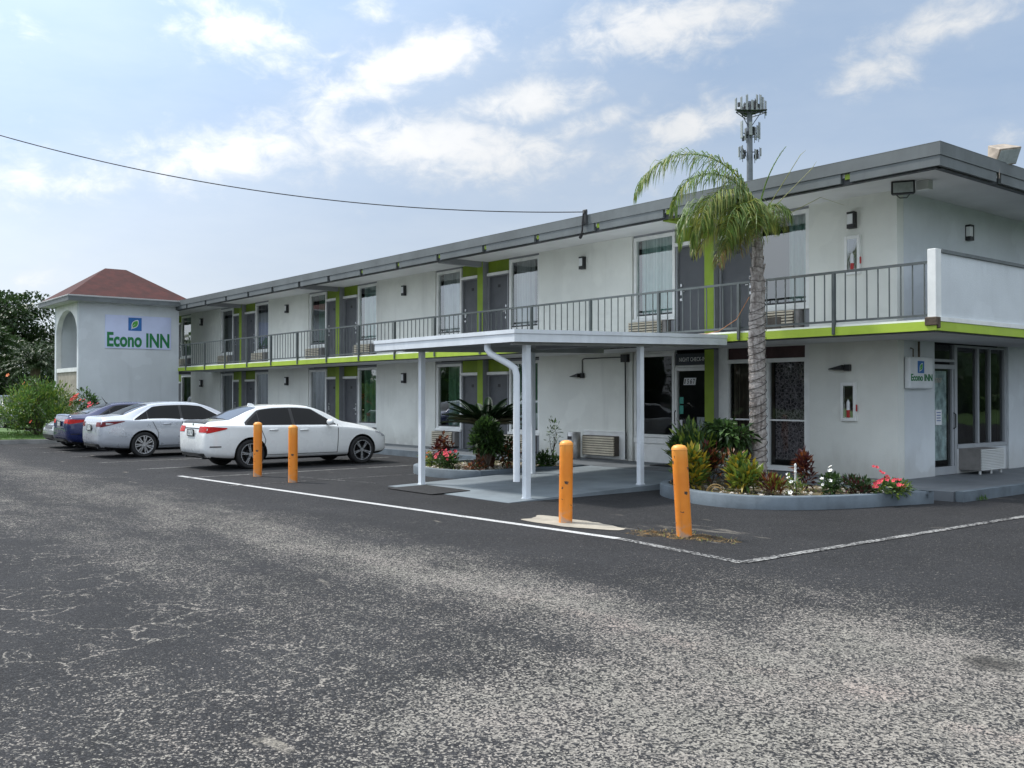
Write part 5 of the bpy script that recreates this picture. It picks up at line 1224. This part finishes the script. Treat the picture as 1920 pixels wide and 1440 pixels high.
plant('flowering_plant','low leafy plant with small orange flowers at the left end of the left flower bed','plant',(-8.35,-4.1,.12),(-8.35,-4.1,.25),(.30,.26,.17),420,.09,.035,['leaf_mid','leaf_lime'],7,.006,ringflowers((-8.35,-4.1,.27),(.3,.26,.15),9,.03,'flower_orange'))
plant('leafy_plant','rusty red leaved low plant at the foot of the round shrub','plant',(-6.55,-4.3,.12),(-6.55,-4.3,.22),(.26,.2,.14),300,.10,.04,['leaf_rust','leaf_dark','leaf_maroon'],5,.006)
plant('leafy_plant','dark bushy plant behind the canopy downspout','plant',(-6.35,-3.6,.12),(-6.35,-3.6,.48),(.20,.22,.36),520,.11,.045,['leaf_dark','leaf_dark','leaf_rust'],7,.008)
plant('leafy_plant','low dark ground plant between the downspout and the second bollard','plant',(-6.25,-2.6,.12),(-6.3,-2.6,.28),(.28,.4,.2),480,.11,.045,['leaf_dark','leaf_mid'],7,.008)
plant('sapling','thin sparse sapling with a few leaves against the front wall','sapling',(-6.75,-2.05,.12),(-6.72,-2.05,.78),(.17,.15,.40),95,.10,.035,['leaf_dark','leaf_mid'],6,.007)

# right bed
plant('tall_croton','tall green croton behind the nearest bollard','shrub',(-1.95,-3.1,.14),(-1.95,-3.1,.76),(.42,.38,.40),1200,.19,.066,['leaf_mid','leaf_dark','leaf_lime','leaf_dark'],10,.010,up=1.2)
plant('umbrella_shrub','dark green umbrella leaved shrub on bare stems left of the palm trunk','shrub',(-1.50,-2.7,.14),(-1.50,-2.7,.98),(.42,.34,.20),900,.17,.065,['leaf_dark','leaf_dark','leaf_mid'],16,.010,up=.1,droop=.25)
plant('red_croton','maroon leaved croton between the yellow crotons','shrub',(-1.45,-3.3,.14),(-1.45,-3.3,.55),(.26,.24,.30),420,.17,.05,['leaf_maroon','leaf_maroon','leaf_rust','leaf_dark'],7,.008,up=.8)
plant('yellow_croton','yellow and green croton beside the nearest bollard','shrub',(-1.28,-3.95,.14),(-1.28,-3.95,.45),(.31,.27,.31),700,.16,.062,['leaf_yellow','leaf_lime','leaf_mid','leaf_yellow'],8,.009,up=1.1)
plant('yellow_croton','yellow croton in front of the palm trunk','shrub',(-.42,-3.75,.14),(-.42,-3.75,.40),(.28,.25,.27),700,.14,.058,['leaf_lime','leaf_lime','leaf_yellow','leaf_mid'],8,.009,up=1.0)
plant('bare_shrub','thin twiggy shrub with few leaves between the two yellow crotons','shrub',(-.95,-3.35,.14),(-.95,-3.35,.45),(.28,.26,.36),170,.10,.03,['leaf_dark','leaf_rust','dry_frond'],26,.006)
plant('red_plant','small rust red spiky plant right of the front yellow croton','plant',(.08,-3.75,.14),(.08,-3.75,.26),(.17,.17,.17),260,.15,.03,['leaf_rust','leaf_rust','leaf_maroon','leaf_lime'],5,.006,up=1.2)
plant('maroon_plant','dark maroon plant beside the white stake','plant',(-.02,-2.75,.14),(-.02,-2.75,.42),(.15,.15,.30),300,.12,.045,['leaf_maroon','leaf_maroon','leaf_rust'],6,.007,up=.6)
plant('white_flower_plant','sparse plant with three white flowers in front of the white stake','plant',(.32,-3.45,.14),(.32,-3.45,.26),(.19,.18,.17),150,.11,.025,['leaf_mid','leaf_lime'],8,.005,[(.28,-3.6,.40,.035,'flower_white'),(.33,-3.6,.34,.04,'flower_white'),(.42,-3.75,.20,.045,'flower_white'),(.05,-3.3,.42,.03,'flower_white')])
plant('white_flower_plant','round green plant with white flowers in the middle of the corner bed','plant',(.62,-3.0,.14),(.62,-3.0,.29),(.17,.17,.17),380,.09,.035,['leaf_dark','leaf_mid'],6,.006,[(.60,-3.0,.55,.045,'flower_white'),(.64,-3.05,.50,.04,'flower_white'),(.55,-3.15,.38,.035,'flower_white'),(.70,-3.16,.36,.035,'flower_white'),(.60,-3.2,.30,.03,'flower_white'),(.45,-2.8,.48,.035,'flower_white')])
plant('dark_shrub','small dark green shrub left of the pink flowers','plant',(.98,-2.85,.14),(.98,-2.85,.28),(.20,.19,.17),520,.09,.03,['leaf_dark','leaf_dark','leaf_maroon'],6,.006,up=.9)
plant('pink_flower_plant','low plant with bright pink flowers at the right tip of the corner bed','plant',(1.28,-2.35,.14),(1.26,-2.40,.23),(.20,.40,.13),460,.10,.035,['leaf_mid','leaf_mid','leaf_lime'],8,.006,ringflowers((1.26,-2.40,.27),(.2,.42,.12),30,.035,'flower_pink')+[(1.08+.03*i,-2.62+.04*i,.42+.045*(4-i)*(1 if i%2 else .8),.035,'flower_pink') for i in range(5)])
mb=MB(); mb.lathe([(.028,0),(.028,.02),(.016,.03),(.016,.10),(.022,.12),(.016,.14),(.016,.30),(.024,.315),(.016,.33),(.016,.40),(.022,.42),(.010,.44),(.0,.45)],14)
tag(mb.build('garden_stake','trim_white',loc=(.02,-3.05,.13),smooth=50),'white turned garden stake standing in the corner flower bed','stake')
mb=MB(); 
for k,(rr,dx) in enumerate(((.12,0),(.075,.03),(.09,-.02))): mb.tube([(dx+rr*math.cos(R(a)),rr*.5*math.cos(R(a)),rr*math.sin(R(a))) for a in range(0,181,12)],.007,6)
tag(mb.build('hoop_edging','dry_frond',loc=(-.72,-4.05,.14)),'small rusty hoop edging piece at the foot of the front yellow croton','garden edging')

# weeds by the walkway kerb
t_=thing('weed_tuft','small weed tuft growing at the kerb below the end windows','weed',(1.80,-.75,0)); mb=MB()
for i in range(40): mb.leaf((random.uniform(-.05,.05),random.uniform(-.12,.12),0),(random.uniform(-.6,.6),random.uniform(-.6,.6),1),random.uniform(.05,.11),.012)
mb.build('blades','leaf_grass',t_)

# hibiscus at the left end
hb=(-33.2,-6.9,.14)
hb=(-29.3,-7.05,.14)
plant('hibiscus_bush','large loose hibiscus bush with orange flowers on the grass island','shrub',hb,(-29.3,-7.05,1.15),(1.85,1.5,1.15),7500,.15,.05,['leaf_hibiscus','leaf_mid','leaf_hibiscus','leaf_lime'],16,.012,
   [(-29.5,-8.0,2.35,.09,'flower_orange'),(-28.9,-7.6,2.05,.09,'flower_orange'),(-28.3,-7.5,.7,.08,'flower_red'),(-30.2,-7.7,1.6,.07,'flower_orange')],lumps=14,shell=.2,up=.7)
t_=bpy.data.objects['hibiscus_bush']; mb=MB()
for i in range(9):
    x=random.uniform(-1.0,1.0); mb.tube([(x*.3,0,.3),(x*.8,-.2,1.4),(x*.95,-.3,2.15+random.uniform(-.15,.15))],[.012,.009,.004],5,0)
    for j in range(26): z=1.35+j*.032; mb.leaf((x*(.8+.15*(z-1.4)/.75),-.2-.1*(z-1.4)/.75,z),rdir()+Vector((0,0,.4)),.11,.05,1)
mb.build('shoots',['bark','leaf_mid'],t_)
plant('hibiscus_bush','hibiscus with clustered red flowers against the stair tower','shrub',(-28.55,-5.5,.02),(-28.5,-5.6,1.05),(.62,.55,.75),900,.14,.055,['leaf_hibiscus','leaf_dark'],18,.012,ringflowers((-28.45,-5.75,1.25),(.5,.4,.45),13,.085,'flower_red',.0)+ringflowers((-27.8,-5.5,1.2),(.3,.3,.2),6,.07,'flower_pink'),up=.5)

# ------------------------------------------------------------------ distant trees
def tree(label,base,h,cr,n,leaf,mats,trunk=.25,lumps=16,seed=1,name='shade_tree',group=None):
    random.seed(seed); t=thing(name,label,'tree',base,0,group); mb=MB(); cz_=h-cr[2]*.95
    mb.tube([(0,0,-.1),(.1,.05,cz_*.5),(0,0,cz_),(.1,.1,h-cr[2]*.6)],[trunk,trunk*.8,trunk*.6,trunk*.2],9)
    ls=[]
    for i in range(lumps):
        d=rdir(); d.z=d.z*.85+.1; ls.append((Vector((d.x*cr[0],d.y*cr[1],d.z*cr[2]))*random.uniform(.45,.82)+Vector((0,0,h-cr[2])),random.uniform(.24,.42)))
        e=ls[-1][0]; mb.tube([(0,0,cz_*random.uniform(.6,1)),e*.5+Vector((0,0,cz_*.45)),e],[trunk*.35,trunk*.22,.03],6)
    mb.build('trunk','bark',t,60)
    mb=MB()
    for i in range(n):
        c,k=random.choice(ls); d=rdir(); p=c+Vector((d.x*cr[0],d.y*cr[1],d.z*cr[2]*.8))*k*random.uniform(.5,1.05); L=leaf*random.uniform(.6,1.3); mb.leaf(p,d+rdir()*.7+Vector((0,0,-.1)),L,L*.55,random.randrange(len(mats)),.15,.1)
    mb.build('crown',mats,t); return t
def at(px_,d,z=0): u=(px_-960)/FPX; p=CAM+FW*d+RT*(u*d); return (p.x,p.y,z)
tree('big dark broadleaf tree behind the left end of the lot',at(18,80),10.6,(4.6,4.6,3.6),9000,.38,['leaf_tree','leaf_tree','leaf_dark'],.4,22,11)
tree('dark broadleaf tree between the big tree and the stair tower',at(92,88),8.6,(3.4,3.4,3.0),5500,.36,['leaf_tree','leaf_tree_far'],.3,15,12)
tree('low dense dark tree at the left edge of the picture',at(-40,72),8.2,(4.2,4.2,3.6),6000,.36,['leaf_tree','leaf_dark'],.3,18,13)
tree('low dark scrub tree behind the hibiscus bush',at(60,76),4.6,(4.4,4.4,2.2),5200,.34,['leaf_tree','leaf_dark'],.25,18,14)
tree('low dark scrub tree at the far left behind the parked grey car',at(5,84),4.6,(4.0,4.0,2.3),4500,.34,['leaf_tree','leaf_tree_far'],.25,15,15)
random.seed(21)
pb2=at(66,68); dp=thing('date_palm','dark bushy date palm in front of the far left trees','palm tree',pb2); mb=MB(); mb.tube([(0,0,-.1),(.05,0,1.6),(0,0,3.6)],[.36,.32,.34],12); mb.build('trunk','bark',dp,60)
for i in range(34):
    mb=MB(); frond(mb,(0,0,3.6),i*2.39996,R(80-85*(i/34)),2.5,n=22,bend=1.0,ll=.5,wd=.07,mi=0,droopk=.25); mb.build('frond',['leaf_tree','leaf_tree_far'],dp)
# far woods that close the horizon, also mirrored in the windows
random.seed(31)
def woods(line,n,hmin,hmax,leaf):
    mb=MB(); clumps=[]
    for (x0,y0),(x1,y1) in line:
        L=math.hypot(x1-x0,y1-y0); m_=int(L/3.2)
        for i in range(m_):
            q=(i+random.random())/m_; h=random.uniform(hmin,hmax); clumps.append((x0+(x1-x0)*q+random.uniform(-3,3),y0+(y1-y0)*q+random.uniform(-3,3),h,random.uniform(2.2,4.2)))
    for i in range(n):
        x,y,h,r=random.choice(clumps); d=rdir(); zz=random.random()**.7; p=Vector((x+d.x*r*(1.15-.5*zz),y+d.y*r*(1.15-.5*zz),.3+h*zz)); L=leaf*random.uniform(.6,1.4); mb.leaf(p,d+rdir()*.6,L,L*.6,random.randrange(3),.2,.1)
    for (x,y,h,r) in clumps: mb.blob((x,y,h*.45),(r*.75,r*.75,h*.52),3,2,.12)
    return mb.build('woods',['leaf_tree','leaf_tree_far','leaf_mid','leaf_dark'])
struct(woods([((27,12),(52,150))],9000,7,12,.9),'stuff')
struct(woods([((-140,60),(-95,-40)),((-95,-40),(-60,-85))],9000,5,9,1.1),'stuff')
struct(woods([((-60,-84),(60,-86))],9000,4,6.5,1.0),'stuff')

# ------------------------------------------------------------------ mobile phone mast
mp=at(1407,130); mast=thing('phone_mast','grey mobile phone mast with three tiers of antennas rising behind the motel','mast',mp)
MB().tube([(0,0,0),(0,0,30),(0,0,41.2)],[.62,.42,.36],20).build('pole','mast_grey',mast,60)
rl=Vector((RT.x,RT.y,0)); fl=Vector((-FW.x,-FW.y,0))
zp=1.62+(742-208)/FPX*130
mb=MB(); tri=[(rl*-2.05+fl*1.0),(rl*2.05+fl*1.0),(fl*-2.2)]
for i in range(3):
    a,b=tri[i],tri[(i+1)%3]; z=Vector((0,0,zp)); mb.tube([a+z,b+z],.10,8); mb.tube([a+z+Vector((0,0,-.35)),b+z+Vector((0,0,-.35))],.06,8); mb.tube([a+z,Vector((0,0,zp-.15))],.10,8); mb.tube([(a+b)/2+z,Vector((0,0,zp-.15))],.08,8); mb.tube([(a*.75)+z,Vector((0,0,zp-2.3))],.05,6)
mb.prism([(v.x*.8,v.y*.8) for v in tri],zp-.06,zp-.0); mb.build('platform','dark_metal',mast)
def panel(u,f,z0,z1,w_=.30): 
    c=rl*u+fl*f; d=Vector((c.x,c.y,0)).normalized() if c.length>.1 else fl; sd=Vector((-d.y,d.x,0)); mb=MB()
    b=[c-sd*w_/2-d*.08,c+sd*w_/2-d*.08,c+sd*w_/2+d*.08,c-sd*w_/2+d*.08]; mb.hexa([(p.x,p.y,z0) for p in b],[(p.x,p.y,z1) for p in b]); mb.bevel(.03); mb.tube([(c.x-d.x*.14,c.y-d.y*.14,z0-.4),(c.x-d.x*.14,c.y-d.y*.14,z1+.1)],.04,6,1); mb.build('antenna',['antenna_grey','dark_metal'],mast)
for u,f,h in ((-2.05,.9,1.75),(-1.35,1.0,1.9),(-.6,1.05,2.2),(.1,1.1,1.5),(.75,1.05,2.2),(1.25,1.0,2.2),(1.6,.9,1.9),(2.05,.6,1.5),(-1.0,-.6,2.0),(1.0,-.6,2.1),(.3,-1.6,2.0),(-.3,-1.8,1.9)): panel(u,f,zp-.35+(.3 if u<2 else -.3),zp+h-.2,.30)
yz=lambda y:1.62+(742-y)/FPX*130
random.seed(5)
for i in range(14):
    a=random.uniform(0,6.28); rr=random.uniform(.6,1.7); z=zp+random.uniform(.1,.9); MB().box(rr*math.cos(a)-.14,rr*math.cos(a)+.14,rr*math.sin(a)-.1,rr*math.sin(a)+.1,z,z+random.uniform(.3,.6)).build('radio_unit','dark_metal',mast)
for i in range(16):
    a=random.uniform(0,6.28); rr=random.uniform(.55,1.1); z=random.choice([yz(262),yz(250),yz(288),yz(296)])+random.uniform(-.2,.3); MB().box(rr*math.cos(a)-.13,rr*math.cos(a)+.13,rr*math.sin(a)-.1,rr*math.sin(a)+.1,z,z+random.uniform(.4,.8)).build('radio_unit','dark_metal',mast)
mb=MB(); mb.lathe([(.62,-.2),(.62,.2)],16,(0,0,yz(249))); 
for u in (-1.2,-.5,1.2,.55):
    mb.tube([(0,0,yz(249)),tuple(rl*u+fl*.3+Vector((0,0,yz(249))))],.07,6); mb.tube([(0,0,yz(256)),tuple(rl*u+fl*.3+Vector((0,0,yz(256))))],.06,6)
mb.build('mount','dark_metal',mast)
mb=MB(); mb.tube([tuple(rl*-1.35+fl*.2+Vector((0,0,yz(284)))),(0,0,yz(284)),tuple(rl*1.2+fl*.2+Vector((0,0,yz(284))))],.07,6); mb.build('mount','dark_metal',mast)
for u,f,a,b_,w_ in ((-1.15,.4,259,227,.5),(-.62,.2,262,240,.3),(0,.62,254,229,.42),(1.0,.45,258,236,.55),(1.3,.25,260,229,.4),(.72,.3,262,238,.3),(-1.5,.25,294,275,.28),(-1.15,.3,298,273,.3),(.75,.3,300,280,.4),(1.45,.2,292,277,.3)): panel(u,f,yz(a),yz(b_),w_)

# ------------------------------------------------------------------ overhead wire
A=Vector((-6.19,-1.55,5.56)); u=(-420-960)/FPX; B=CAM+FW*22+RT*(u*22); B.z=1.62+(742-108)/FPX*22
ms=thing('wire_bracket','small service bracket on the roof edge where the overhead wire lands','bracket',(-6.19,-1.60,5.30))
mb=MB(); mb.box(-.06,.06,-.05,-.002,-.02,.30); mb.bevel(.01).build('plate','dark_metal',ms)
mb=MB(); mb.tube([(.0,-.04,.28),(.03,-.10,.2),(-.02,-.08,.0),(-.06,-.05,-.14),(-.16,.02,-.22)],.02,7); mb.tube([(-.16,.02,-.22),(-.24,.06,-.26)],.035,8); mb.build('service_cable','cable_black',ms)
wpts=[]
for i in range(61):
    q=i/60; p=A.lerp(B,q); p.z-=4*.95*q*(1-q); wpts.append(p)
tag(MB().tube(wpts,.011,6).build('overhead_wire','cable_black',smooth=60),'dark overhead wire sagging across the sky to the motel roof','wire')
